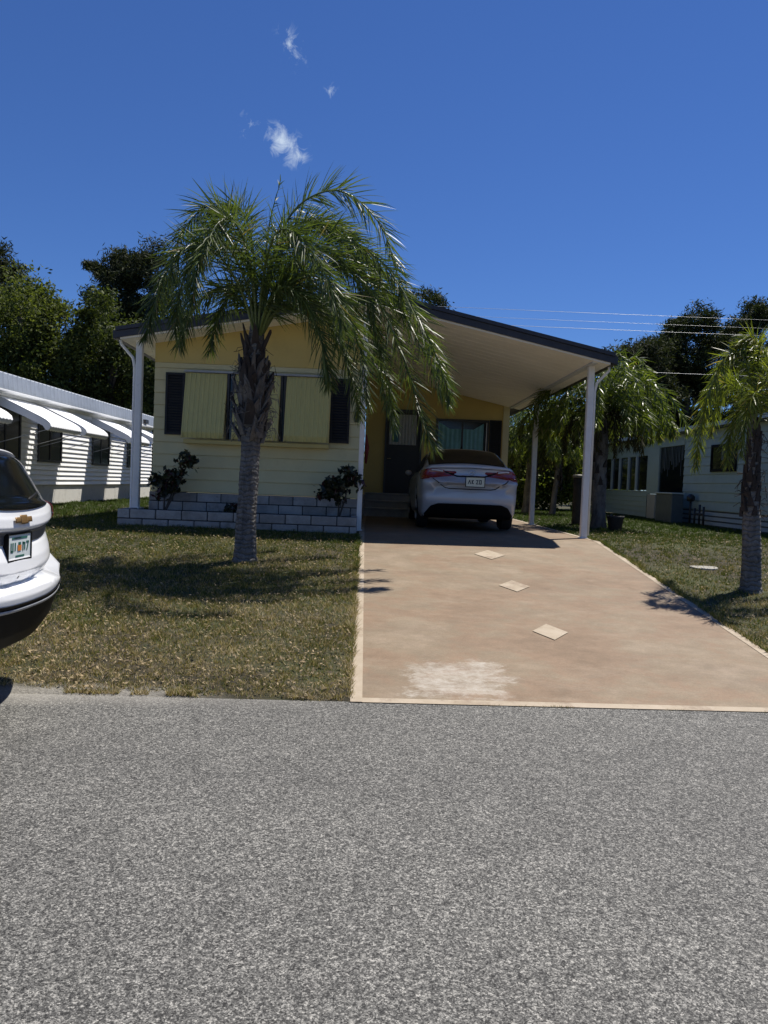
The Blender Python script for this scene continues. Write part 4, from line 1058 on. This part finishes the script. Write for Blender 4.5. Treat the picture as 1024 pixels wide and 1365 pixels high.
# --- silver sedan in the carport
def f_sedan(x, y, z):
    ax = np.abs(x); zs = 1.03; z = z / zs
    hw = I(z, [.15, .30, .55, .75, .90, 1.02, 1.12, 1.2], [.80, .865, .888, .890, .872, .835, .79, .74])
    hw = hw - .11 * (1 - np.clip(y / .75, 0, 1)) ** 2 - .16 * np.clip((y - 3.9) / .75, 0, 1) ** 2
    deck = I(y, [0, .10, .5, .9, 1.3, 3.2, 3.6, 4.2, 4.5, 4.64], [1.12, 1.125, 1.125, 1.115, 1.0, 1.0, .97, .90, .80, .66]) - .05 * (ax / .85) ** 2.2
    zb = .19 + .07 * (1 - np.clip(y / .5, 0, 1))
    yr = I(z, [.18, .28, .40, .47, .55, .66, .70, .78, .88, .98, 1.04, 1.075, 1.105, 1.14, 1.25], [.17, .12, .05, .012, .0, .008, .03, .065, .085, .10, .095, .07, .055, .07, .2])
    yr = yr + .15 * (ax / .88) ** 2.6
    yf = 4.64 - .25 * (ax / .85) ** 2.5 - I(z, [.2, .5, .7, .9], [.1, .0, .05, .2])
    low = smax(ax - hw, z - deck, .09); low = smax(low, zb - z, .05); low = smax(low, yr - y, .07); low = smax(low, y - yf, .1)
    hc = I(z, [.85, 1.0, 1.12, 1.3, 1.42, 1.5], [.84, .80, .745, .655, .595, .55])
    rf = 1.462 - .030 * np.abs(y - 2.25) ** 2.2 * .9 - .045 * (ax / .6) ** 2
    cab = smax(ax - hc, z - rf, .10); cab = smax(cab, (.50 + (z - 1.10) * 2.35) - y + .10 * (ax / .7) ** 2 * 0 + .12 * (ax / .7) ** 2, .10); cab = smax(cab, y - (3.62 - (z - 1.0) * 2.3), .08); cab = smax(cab, .8 - z, .05)
    f = smin(low, cab, .05)
    for ya in (.985, 3.685):
        arch = .355 - np.hypot(y - ya, z - .32); f = np.where(ax > .60, np.maximum(f, arch), f)
    return f * .8
SY = 13.28; SXc = 1.685; SZ = .765
sroot = thing('sedan', 'silver four-door sedan parked under the carport, rear facing the street', 'car', (SXc, SY + 2.3, SZ))
sed = Car(f_sedan, 4.64, .89, 1.47, lambda Q: np.stack([Q[:, 0] + SXc, Q[:, 1] + SY, Q[:, 2] + SZ], 1), sroot, .72)
sbody = sed.body('body', M['silver_paint'])
sed.patch('rear_window', M['glass_dark'], np.array([[(x_, y_, 2.2) for y_ in np.linspace(.62, 1.30, 20)] for x_ in np.linspace(-.70, .70, 40)]) * np.array([1, 1, 1]) , (0, 0, -1), .004)
def lz_lo(x): return I(abs(x), [.36, .45, .62, .72, .86], [1.03, 1.005, .955, .90, .875])
def lz_hi(x): return I(abs(x), [.36, .5, .62, .75, .86], [1.035, 1.055, 1.07, 1.065, 1.03])
for s in (-1, 1):
    tl = sed.patch('tail_light', M['red_lens'], rear_grid(s * .46, s * .855, lz_lo, lz_hi, 40, 14), (0, 1, 0), .010)
    sed.patch('reflector', M['white_lens'], rear_grid(s * .48, s * .68, lambda x: lz_hi(x) - .035, lambda x: lz_hi(x) - .008, 24, 5), (0, 1, 0), .016, tl)
    sed.patch('side_lens', M['red_lens'], side_grid(s, .09, .36, .91, lambda y: 1.04 - .03 * y, 20, 8), (-s, 0, 0), .008, tl)
sp = line_patch(sed, 'trim_strip', M['black_plastic'], [(-.45, 1.02), (-.34, .985), (-.24, .950), (.24, .950), (.34, .985), (.45, 1.02)], .012, eps=.010)
line_patch(sed, 'lid_seam', M['black_plastic'], [(-.66, .90), (-.58, .84), (-.44, .745), (-.36, .73), (.36, .73), (.44, .745), (.58, .84), (.66, .90)], .007)
line_patch(sed, 'lid_seam', M['black_plastic'], [(-.70, 1.075), (0, 1.095), (.70, 1.075)], .004)
sed.patch('diffuser', M['black_plastic'], rear_grid(-.80, .80, .20, lambda x: I(abs(x), [0, .55, .68, .80], [.475, .47, .42, .25]), 50, 14), (0, 1, 0), .010)
def slab(car, mb, x0, x1, y0, y1, z0, z1):
    p = np.array([(x0, y0, z0), (x1, y0, z0), (x1, y1, z0), (x0, y1, z0), (x0, y0, z1), (x1, y0, z1), (x1, y1, z1), (x0, y1, z1)], float)
    mb.hexa([tuple(q) for q in car.place(p)]); return mb
def plate(car, cx, cz, mats, y, wd=.155, hg=.076):
    """flat pressed plate with a raised dark surround"""
    pl = slab(car, MB(), cx - wd, cx + wd, y, y + .03, cz - hg, cz + hg).build('license_plate', mats[0], car.root)
    t_ = .011; fr = MB()
    slab(car, fr, cx - wd - t_, cx + wd + t_, y - .006, y + .03, cz + hg + .0005, cz + hg + t_); slab(car, fr, cx - wd - t_, cx + wd + t_, y - .006, y + .03, cz - hg - t_, cz - hg - .0005)
    slab(car, fr, cx - wd - t_, cx - wd - .0005, y - .006, y + .03, cz - hg, cz + hg); slab(car, fr, cx + wd + .0005, cx + wd + t_, y - .006, y + .03, cz - hg, cz + hg)
    fr.build('frame', M['black_plastic'], pl)
    return pl
def strokes(car, pl, cx, cz, segs, mat, wdt, y):
    """worn, unreadable characters: only their strokes, embossed on the plate"""
    mb = MB()
    for (a, b) in segs:
        p, q = np.array(a), np.array(b); d = (q - p) / np.linalg.norm(q - p); n_ = np.array([-d[1], d[0]]) * wdt; p = p - d * wdt * .6; q = q + d * wdt * .6
        c4 = [p - n_, q - n_, q + n_, p + n_]
        P_ = np.array([(cx + c[0], y - .0025, cz + c[1]) for c in c4] + [(cx + c[0], y - .0005, cz + c[1]) for c in c4], float)
        mb.hexa([tuple(v) for v in car.place(P_)])
    mb.build('characters', mat, pl)
gx, gzz = np.meshgrid(np.linspace(-.15, .19, 9), np.linspace(.76, .95, 9)); pq, _ = march(f_sedan, np.stack([gx.ravel(), np.full(81, -.4), gzz.ravel()], 1), np.tile([0, 1., 0], (81, 1)), 3, .006)
PYS = float(pq[:, 1].min()) - .008
spl = plate(sed, .02, .855, (M['plate_yellow'],), PYS)
strokes(sed, spl, .02, .855, [((-.12, -.03), (-.095, .03)), ((-.095, .03), (-.08, -.03)), ((-.055, .03), (-.055, -.03)), ((-.055, 0), (-.03, .03)), ((-.055, 0), (-.03, -.03)), ((.015, .028), (.045, .028)), ((.045, .028), (.02, -.03)), ((.02, -.03), (.05, -.03)), ((.07, .03), (.07, -.03)), ((.07, .03), (.1, .03)), ((.1, .03), (.1, -.03)), ((.1, -.03), (.07, -.03))], M['plate_dark'], .007, PYS)
tt = np.linspace(0, 2 * PI, 33)
def emblem(car, name, mat, cx, cz, pts, wd, eps=.012): return line_patch(car, name, mat, [(cx + a, cz + b) for a, b in pts], wd, eps=eps, n=50)
emb = emblem(sed, 'emblem', M['chrome'], .02, 1.015, [(.055 * math.cos(t), .036 * math.sin(t)) for t in tt], .006)
line_patch(sed, 'inner_oval', M['chrome'], [(.02 + .022 * math.cos(t), 1.015 + .034 * math.sin(t)) for t in tt], .005, eps=.013, parent=emb)
line_patch(sed, 'inner_oval', M['chrome'], [(.02 + .050 * math.cos(t), 1.027 + .014 * math.sin(t)) for t in tt], .005, eps=.014, parent=emb)
for s in (-1, 1):
    sed.patch('side_window', M['glass_dark'], side_grid(s, 1.15, 3.25, 1.03, lambda y: I(y, [1.15, 1.6, 2.2, 2.8, 3.25], [1.12, 1.33, 1.385, 1.33, 1.12])), (-s, 0, 0), .006)
    mm = MB(); c_ = np.array([(s * .95, 3.05, 1.02)]); c_ = sed.place(c_)[0]
    P = []
    for i in range(9):
        a = -PI / 2 + PI * i / 8
        P.append([(c_[0] + .07 * math.cos(a) * math.cos(b), c_[1] + .07 * math.cos(a) * math.sin(b), c_[2] + .055 * math.sin(a)) for b in np.linspace(0, 2 * PI, 17)])
    mm.grid(P).build('side_mirror', M['silver_paint'], sroot, smooth=True)
    for ya in (.985, 3.685): wheel(sed, s * .875, ya, .318, .21)
    line_patch_side = None
    hb = MB(); hp = sed.patch('door_handle', M['silver_paint'], side_grid(s, 1.5, 1.68, .88, .91, 6, 3), (-s, 0, 0), .03)
ant = sed.place(np.array([(0, 1.75, 1.47), (0, 1.68, 1.54), (0, 1.62, 1.56)])); MB().tube(ant, [.03, .016, .005], 6).build('antenna', M['black_plastic'], sroot)

# --- white crossover at the left edge, seen from behind
def f_suv(x, y, z):
    ax = np.abs(x)
    hw = I(z, [.25, .40, .60, .80, 1.0, 1.15, 1.28, 1.40, 1.5], [.74, .84, .905, .921, .915, .905, .885, .85, .80])
    hw = hw - .13 * (1 - np.clip(y / .8, 0, 1)) ** 2.2 - .15 * np.clip((y - 3.9) / .75, 0, 1) ** 2
    deck = I(y, [0, 3.2, 3.5, 4.2, 4.5, 4.65], [1.33, 1.33, 1.16, 1.08, .98, .8]) - .05 * (ax / .85) ** 2.4
    zb = .40 + 0 * y
    lift = .085 * (ax / .9) ** 2.2          # creases climb towards the corners
    zz = z - lift
    yr = I(zz, [.21, .36, .50, .68, .70, .74, .782, .792, .798, .814, .820, .868, .885, .96, 1.035, 1.05, 1.118, 1.155, 1.165, 1.22, 1.30, 1.40],
           [.34, .20, .10, .045, .03, .022, .030, .050, .15, .15, .118, .092, .080, .090, .114, .122, .122, .084, .076, .082, .11, .17])
    yr = yr + I(zz, [.78, .88], [.185, .235]) * (ax / .90) ** 2.8
    yf = 4.65 - .25 * (ax / .85) ** 2.5 - I(z, [.3, .6, .9, 1.1], [.1, .0, .05, .2])
    low = smax(ax - hw, z - deck, .07); low = smax(low, zb - z, .06); low = smax(low, yr - y, .03); low = smax(low, y - yf, .1)
    hc = I(z, [1.1, 1.25, 1.38, 1.55, 1.65, 1.72], [.91, .885, .845, .76, .70, .64])
    rf = 1.69 - .02 * np.abs(y - 1.9) ** 2 - .04 * (ax / .65) ** 2.2
    cab = smax(ax - hc, z - rf, .07); cab = smax(cab, (.125 + (z - 1.30) * .62) + .215 * (ax / .86) ** 2.6 - y, .06); cab = smax(cab, y - (3.35 - (z - 1.2) * 1.7), .08); cab = smax(cab, 1.265 + .05 * (ax / .86) ** 2 - z, .03)
    f = smin(low, cab, .03)
    for ya in (.96, 3.68):
        arch = .40 - np.hypot(y - ya, z - .36); f = np.where(ax > .62, np.maximum(f, arch), f)
    return f * .75
UX, UY, UZ = -2.115, 4.86, .015
uroot = thing('crossover', 'white crossover at the left edge, half on the lawn, only its rear end in view', 'car', (UX - 2.3, UY, UZ))
suv = Car(f_suv, 4.65, .92, 1.69, lambda Q: np.stack([UX - Q[:, 1], UY + Q[:, 0], Q[:, 2] + UZ], 1), uroot, .85)
suv.body('body', M['white_car_paint'], 260, 170, 90)
rw = []
for a in np.linspace(-64, 64, 90):
    ra = math.radians(a); k_ = (abs(a) / 60) ** 2.2
    rw.append([(1.7 * math.sin(ra), .9 - 1.7 * math.cos(ra), z_) for z_ in np.linspace(1.275 + .10 * k_, 1.625 - .03 * k_, 28)])
rw = np.array(rw); rd_ = np.array([0, .9, 0]) - rw; rd_[..., 2] = 0
suv.patch('rear_window', M['glass_dark'], rw, rd_, .008)
for s in (-1, 1):
    suv.patch('side_window', M['glass_dark'], side_grid(s, .62, 3.0, lambda y: I(y, [.62, .8, 3], [1.36, 1.32, 1.25]), lambda y: I(y, [.62, .9, 2, 2.8, 3.0], [1.54, 1.57, 1.58, 1.5, 1.3])), (-s, 0, 0), .008)
    # tail light wraps the corner
    tp = []
    for u in np.linspace(0, 1, 26):
        a = math.radians(-78 + 88 * u)       # from rear-facing to side-facing
        col = []
        for z_ in np.linspace(0, 1, 14):
            z0_ = 1.15 + .02 * u; z1_ = 1.325 - .02 * (1 - u) + .01 * u
            col.append((s * (.52 + 1.0 * math.cos(a) * (1 if u > 0 else 1)), .45 + 1.0 * math.sin(a), z0_ + (z1_ - z0_) * z_))
        tp.append(col)
    tp = np.array(tp); ctr = np.array([s * .52, .45, 0]); Dd = ctr - tp; Dd[..., 2] = 0
    t1 = suv.patch('tail_light', M['red_lens'], tp[6:], Dd[6:], .012)
    suv.patch('reflector', M['white_lens'], tp[10:-4, 3:7], Dd[10:-4, 3:7], .016, t1)
    for ya in (.96, 3.68): wheel(suv, s * .905, ya, .355, .235)
# spoiler over the rear glass
P = []
for x_ in np.linspace(-.60, .60, 25):
    c_ = .13 * (abs(x_) / .66) ** 2.2; zt = 1.665 - .045 * (abs(x_) / .66) ** 2
    P.append([(x_, y_ + c_, z_ - .0) for y_, z_ in ((.70, zt + .014), (.45, zt + .012), (.315, zt - .004), (.305, zt - .014), (.33, zt - .022), (.45, zt - .03))])
P = np.array(P); sh = P.shape
MB().grid(suv.place(P.reshape(-1, 3)).reshape(sh)).build('spoiler', M['white_car_paint'], uroot, smooth=True)
MB().tube(suv.place(np.array([(.12, .135, 1.31), (.30, .16, 1.345), (.46, .20, 1.37)])), [.018, .013, .008], 8).build('rear_wiper', M['black_plastic'], uroot, smooth=True)
suv.patch('bumper_cladding', M['black_plastic'], rear_grid(-.78, .78, .408, lambda x: .705 + .075 * (abs(x) / .9) ** 2.2, 70, 40), (0, 1, 0), .010)
for s in (-1, 1): suv.patch('bumper_cladding', M['black_plastic'], side_grid(s, .16, .54, .415, lambda y: .70, 24, 24), (-s, 0, 0), .008)
for k, zz in enumerate((.668,)): line_patch(suv, 'chrome_strip', M['grey_metal'], [(x_, zz + .085 * (abs(x_) / .9) ** 2.5) for x_ in np.linspace(-.72, .72, 20)], .010 - .003 * k, eps=.018, n=70)
upl = plate(suv, 0, 1.045, (M['plate_white'],), .096, wd=.152, hg=.077)
strokes(suv, upl, 0, 1.045, [((-.115, .025), (-.115, -.025)), ((-.115, -.025), (-.09, -.025)), ((-.09, -.025), (-.09, .025)), ((-.06, -.02), (-.06, .025)), ((.045, .025), (.045, -.025)), ((.045, .02), (.07, .02)), ((.07, .02), (.07, -.02)), ((.095, .025), (.12, .025)), ((.12, .025), (.10, -.025)), ((-.05, -.058), (.06, -.058)), ((-.10, .056), (.10, .056))], M['plate_green'], .006, .096)
slab(suv, MB(), -.028, .020, .092, .0955, 1.02, 1.056).build('fruit_mark', M['orange'], upl)
slab(suv, MB(), -.016, .010, .0915, .0955, 1.0565, 1.074).build('fruit_leaf', M['plate_green'], upl)
suv.patch('tailgate_band', M['band_grey'], rear_grid(-.80, .80, lambda x: 1.062 + .078 * (abs(x) / .9) ** 2.2 + .05 * max(0, abs(x) - .35), lambda x: 1.142 + .085 * (abs(x) / .9) ** 2.2, 70, 10), (0, 1, 0), .004)  # even grey band laid over the tailgate recess, behind the plate
ebd = suv.patch('emblem', M['gold'], rear_grid(-.115, .105, 1.200, 1.234, 20, 4), (0, 1, 0), .014)
suv.patch('emblem_block', M['gold'], rear_grid(-.050, .040, 1.190, 1.246, 10, 6), (0, 1, 0), .016, ebd)
# ------------------------------------------------------------------ white mobile home on the left
wh = thing('mobile_home', 'white lap-sided mobile home with white window awnings on the left', 'house', (-7.5, 19, .75))
WXX = -7.5; Y0, Y1 = 9.0, 26.0
mb = MB(); lap_wall_x(mb, Y0, Y1, WXX, 1, 1.2, 3.12, .112, .030, .1)
mb.build('wall', M['white_siding'], wh)
mb = MB(); lap_wall_y(mb, -11.5, WXX - .105, Y1 - .1, 1.2, 3.2, .112, .018); mb.build('end_wall', M['white_siding'], wh)
mb = MB()
y = Y0
while y < Y1 - .05:
    mb.box(WXX - .07, WXX - .012 + random.uniform(0, .006), y, min(y + .9, Y1) - .006, .74, 1.195); y += .9
mb.build('skirting', M['skirt_white'], wh)
# corrugated roof edge band and shallow roof
P = []; n_ = 900
for i in range(n_ + 1):
    y = Y0 - .2 + (Y1 + .3 - Y0) * i / n_; rib = .018 * max(0, math.cos(2 * PI * y / .20)) ** 2
    P.append([(WXX + .22 + rib * .4, y, 3.10), (WXX + .215 + rib * .4, y, 3.17), (WXX + .19 + rib * .4, y, 3.40 + rib), (WXX + .10, y, 3.425 + rib), (WXX - 1.9, y, 3.60)])
rfo = MB().grid(P).build('roof', M['roof_metal'], wh, solid=.01)
MB().box(WXX + .02, WXX + .235, Y0 - .2, Y1 + .1, 3.045, 3.095).build('gutter', M['awning_white'], rfo, bevel=.01)
MB().box(WXX - 3.9, WXX - 1.9, Y0 - .2, Y1 + .1, 3.48, 3.60).build('ridge_panel', M['roof_metal'], rfo)
MB().box(WXX + .2, WXX + .30, 24.3, 24.6, 3.12, 3.24).build('vent', M['dark_metal'], rfo)
def house_window(y0, y1, z0, z1):
    mb = MB(); X = WXX + .02; t = .05
    mb.box(X, X + .03, y0, y0 + t, z0, z1); mb.box(X, X + .03, y1 - t, y1, z0, z1); mb.box(X, X + .029, y0 + t, y1 - t, z0, z0 + t); mb.box(X, X + .029, y0 + t, y1 - t, z1 - t, z1); mb.box(X, X + .028, (y0 + y1) / 2 - .02, (y0 + y1) / 2 + .02, z0 + t, z1 - t)
    w_ = mb.build('window', M['dark_metal'], wh); MB().box(X - .005, X + .012, y0 + t, y1 - t, z0 + t, z1 - t).build('pane', M['window_glass'], w_)
for y0, y1 in ((17.2, 18.5), (20.5, 21.8), (15.0, 16.35), (12.3, 13.6), (23.4, 24.4)): house_window(y0, y1, 1.72, 2.85)
def clam_awning(y0, y1):
    """folded aluminium awning: sloped ribbed top, rolled front edge, closed ends, two support arms"""
    X = WXX + .02; P = []; n = int((y1 - y0) / .03)
    prof = [(0, 2.97), (.3, 2.84), (.6, 2.70), (.85, 2.585), (.97, 2.52), (1.04, 2.46), (1.06, 2.40), (1.03, 2.345), (.97, 2.33)]
    for i in range(n + 1):
        y = y0 + (y1 - y0) * i / n; rib = .012 if i % 4 < 2 else 0
        P.append([(X + a, y, z + rib) for a, z in prof])
    a_ = MB().grid(P).build('awning', M['awning_white'], wh, solid=.008)
    for y in (y0 - .004, y1 - .001):
        poly = [(X + a, z) for a, z in prof] + [(X + .9, 2.42), (X + .5, 2.60), (X, 2.80)]
        MB().prism(poly, 1, y, y + .005).build('end_panel', M['awning_white'], a_)
    for y in (y0 + .06, y1 - .06): MB().tube([(X, y, 2.05), (X + .98, y, 2.35)], .008, 6).build('arm', M['grey_metal'], a_)
for y0, y1 in ((12.3, 13.75), (15.35, 16.95), (17.25, 18.65), (20.45, 22.1), (23.3, 24.6)): clam_awning(y0, y1)

# ------------------------------------------------------------------ pale green mobile home on the right
gh = thing('mobile_home', 'pale green mobile home with lap siding and a screened porch on the right', 'house', (8.8, 20, .75))
GX = 8.80; gy0, gy1, gy2 = 11.0, 21.75, 29.5
mb = MB(); lap_wall_x(mb, gy0, gy1, GX, -1, 1.15, 3.30, .235, .016, .1); mb.build('wall', M['green_siding'], gh)
mb = MB(); 
for k in range(3): mb.box(GX + .0, GX + .05, gy0, gy1, .78 + .125 * k, .78 + .125 * k + .085)
mb.build('skirting', M['green_pale'], gh); MB().box(GX + .02, GX + .07, gy0, gy1, .7, 1.149).build('skirting_backing', M['utility_grey'], gh)
P = [[(GX - .30, y, 3.30), (GX - .30, y, 3.40), (GX + 2.0, y, 3.62), (GX + 4.0, y, 3.42)] for y in np.linspace(gy0 - .3, gy2 + .2, 6)]
rg = MB().grid(P).build('roof', M['green_pale'], gh, solid=.02)
MB().box(GX - .27, GX, gy0 - .3, gy2 + .2, 3.275, 3.298).build('soffit', M['dark_metal'], rg)
mb = MB(); lap_wall_y(mb, GX + .11, GX + 3.8, gy0 + .05, 1.15, 3.35, .235, .016); mb.build('end_wall', M['green_siding'], gh)
mb = MB(); X = GX - .02; t = .07
y0, y1, z0, z1 = 18.55, 19.95, 2.16, 2.86
mb.box(X - .035, X, y0, y0 + t, z0, z1); mb.box(X - .035, X, y1 - t, y1, z0, z1); mb.box(X - .034, X, y0 + t, y1 - t, z0, z0 + t); mb.box(X - .034, X, y0 + t, y1 - t, z1 - t, z1)
gw = mb.build('window', M['black_plastic'], gh); MB().box(X - .015, X, y0 + t, y1 - t, z0 + t, z1 - t).build('pane', M['window_glass'], gw)
MB().box(X - .022, X - .0155, 19.0, 19.35, 2.45, 2.79).build('blind', M['utility_grey'], gw)
mb = MB(); y0, y1 = 12.4, 13.9
mb.box(X - .035, X, y0, y1, z0, z1); gw2 = mb.build('window', M['black_plastic'], gh)
# porch bay: low siding wall, screens, white posts
mb = MB(); lap_wall_x(mb, 24.6, gy2, GX, -1, .78, 1.62, .16, .014, .1); lap_wall_x(mb, gy1 + .001, 23.75, GX, -1, .80, 1.52, .16, .014, .1); mb.build('porch_wall', M['green_siding'], gh)
MB().box(GX, GX + .06, gy1 + .001, 23.6, 1.53, 2.95).build('porch_screen', M['window_glass'], gh); MB().box(GX, GX + .06, 24.6, gy2, 1.64, 2.75).build('porch_screen', M['window_glass'], gh)
mb = MB()
for y in (25.55, 26.35, 27.3, 28.2, 29.3): MB().box(GX - .05, GX - .002, y, y + .13, 1.63, 2.76).build('porch_post', M['green_pale'], gh)
MB().box(GX - .04, GX + .08, 23.605, 24.59, 1.53, 3.27).box(GX - .03, GX + .08, 24.6, gy2, 2.76, 3.27).box(GX - .03, GX + .08, gy1 + .001, 23.6, 2.96, 3.27).build('porch_frame', M['green_siding'], gh)
MB().box(GX - .05, GX + .05, 23.76, 24.45, .76, 1.52).build('porch_column', M['beige_paint'], gh)
MB().box(GX - .012, GX + .05, 24.46, 24.595, .76, 1.52).build('porch_door', M['black_plastic'], gh)
random.seed(2)
mb = MB()
for k in range(16):
    y = gy1 + .1 + k * .11; z = 1.55 + random.uniform(.5, 1.0); mb.box(GX - .012, GX - .006, y, y + random.uniform(.02, .06), z, 2.94)
mb.build('hanging_blind', M['utility_grey'], gh)

ub = thing('utility_cabinet', 'dark grey utility cabinet standing against the wall of the green house', 'cabinet', (8.35, 21.6, .75))
MB().box(8.20, 8.53, 21.0, 22.2, .745, 1.55).build('cabinet_body', M['utility_grey'], ub, bevel=.02)
MB().box(8.17, 8.56, 20.97, 22.23, 1.552, 1.59).build('lid', M['green_pale'], ub, bevel=.008)
um = thing('utility_pipes', 'thin dark utility pipes and meter against the green house wall beside the grey cabinet', 'pipes', (8.6, 20.3, .75))
mb = MB()
for x_, y_, h_ in ((8.62, 20.75, 1.45), (8.60, 20.4, 1.2), (8.60, 20.1, 1.3), (8.6, 19.85, 1.25)): mb.tube([(x_, y_, .72), (x_, y_, h_)], .03, 8)
mb.build('pipe', M['dark_metal'], um, smooth=True)
MB().tube([(8.6, 20.42, 1.05), (8.6, 19.84, 1.05)], .025, 8).build('cross_pipe', M['dark_metal'], um, smooth=True)
MB().lathe([(.02, 1.36), (.10, 1.38), (.11, 1.5), (.05, 1.56), (.01, 1.57)], 8.62, 20.75, 14).build('meter', M['dark_metal'], um, smooth=True)

# ------------------------------------------------------------------ small things on the right lawn
pt = thing('flower_pot', 'dark plant pot standing on the lawn beside the broad bushy palm', 'pot', (4.99, 15.7, .75))
MB().lathe([(.10, .75), (.13, .78), (.165, 1.0), (.18, 1.02), (.18, 1.06), (.15, 1.06), (.14, 1.0), (.01, .99)], 4.99, 15.7, 24).build('pot_body', M['pot'], pt, smooth=True)
random.seed(8)
pp = np.array([(4.99, 15.7, 1.03)]) + RNG.normal(size=(40, 3)) * np.array([.07, .07, .02]); V, F_ = leaf_quads(pp, .04, .5); npmesh('dry_leaves', V, F_, M['shrub_leaf'], pt)
sp_ = thing('wooden_post', 'short dark weathered post with a pale flat cap, left of the front corner post', 'post', (4.72, 17.6, .75))
MB().lathe([(.15, .72), (.13, .9), (.125, 1.5), (.125, 1.84)], 4.72, 17.6, 14, lambda a, j: 1 + .05 * math.sin(4 * a + j)).build('post_body', M['weathered_wood'], sp_, smooth=True)
MB().lathe([(.14, 1.842), (.16, 1.86), (.15, 1.90), (.02, 1.915)], 4.72, 17.6, 16).build('cap', M['cover'], sp_, smooth=True)
mb = MB(); cz = float(gz(4.55, 10.35))
P = [(4.55 + .19 * math.cos(a) * (1 + .12 * math.sin(3 * a)), 10.38 + .11 * math.sin(a) * (1 + .15 * math.cos(2 * a))) for a in np.linspace(0, 2 * PI, 15)[:-1]]
mb.add([(x_, y_, float(gz(x_, y_)) - .02) for x_, y_ in P] + [(x_, y_, float(gz(x_, y_)) + .022) for x_, y_ in P], [tuple(range(14, 28))] + [(i, (i + 1) % 14, 14 + (i + 1) % 14, 14 + i) for i in range(14)])
tag(mb.build('utility_cover', M['cover'], bevel=.01), 'pale flat stone slab lying in the right lawn left of the slim palm', 'slab')

# ------------------------------------------------------------------ overhead wires
G_W = 'overhead wires crossing the sky behind the houses'
for z_, r_, lab, x0 in ((8.90, .006, 'topmost pale overhead wire above the carport roof', -1.1), (8.62, .005, 'second pale overhead wire from the top, just under the topmost wire', -1.1), (8.25, .007, 'third pale overhead wire, the lowest seen against open sky', -1.1), (6.56, .007, 'lowest overhead wire, crossing in front of the dark pine right of the carport', -1.1)):
    pts = [(x_, 32 + (.3 if z_ == 8.62 else 0), z_ + .0008 * (x_ - 8) ** 2 * .35) for x_ in np.linspace(x0, 70, 60)]
    tag(MB().tube(pts, r_, 6).build('overhead_wire', M['wire'], smooth=True), lab, 'wire', G_W)

up = thing('utility_pole', 'wooden utility pole behind the palm crown, carrying the overhead wires', 'pole', (-1.1, 32.15, .75))
MB().tube([(-1.1, 32.15, .6), (-1.1, 32.15, 5), (-1.1, 32.15, 9.0)], [.15, .13, .10], 12).build('mast', M['weathered_wood'], up, smooth=True)
MB().box(-1.16, -1.04, 31.4, 32.9, 8.72, 8.84).build('crossarm', M['weathered_wood'], up)
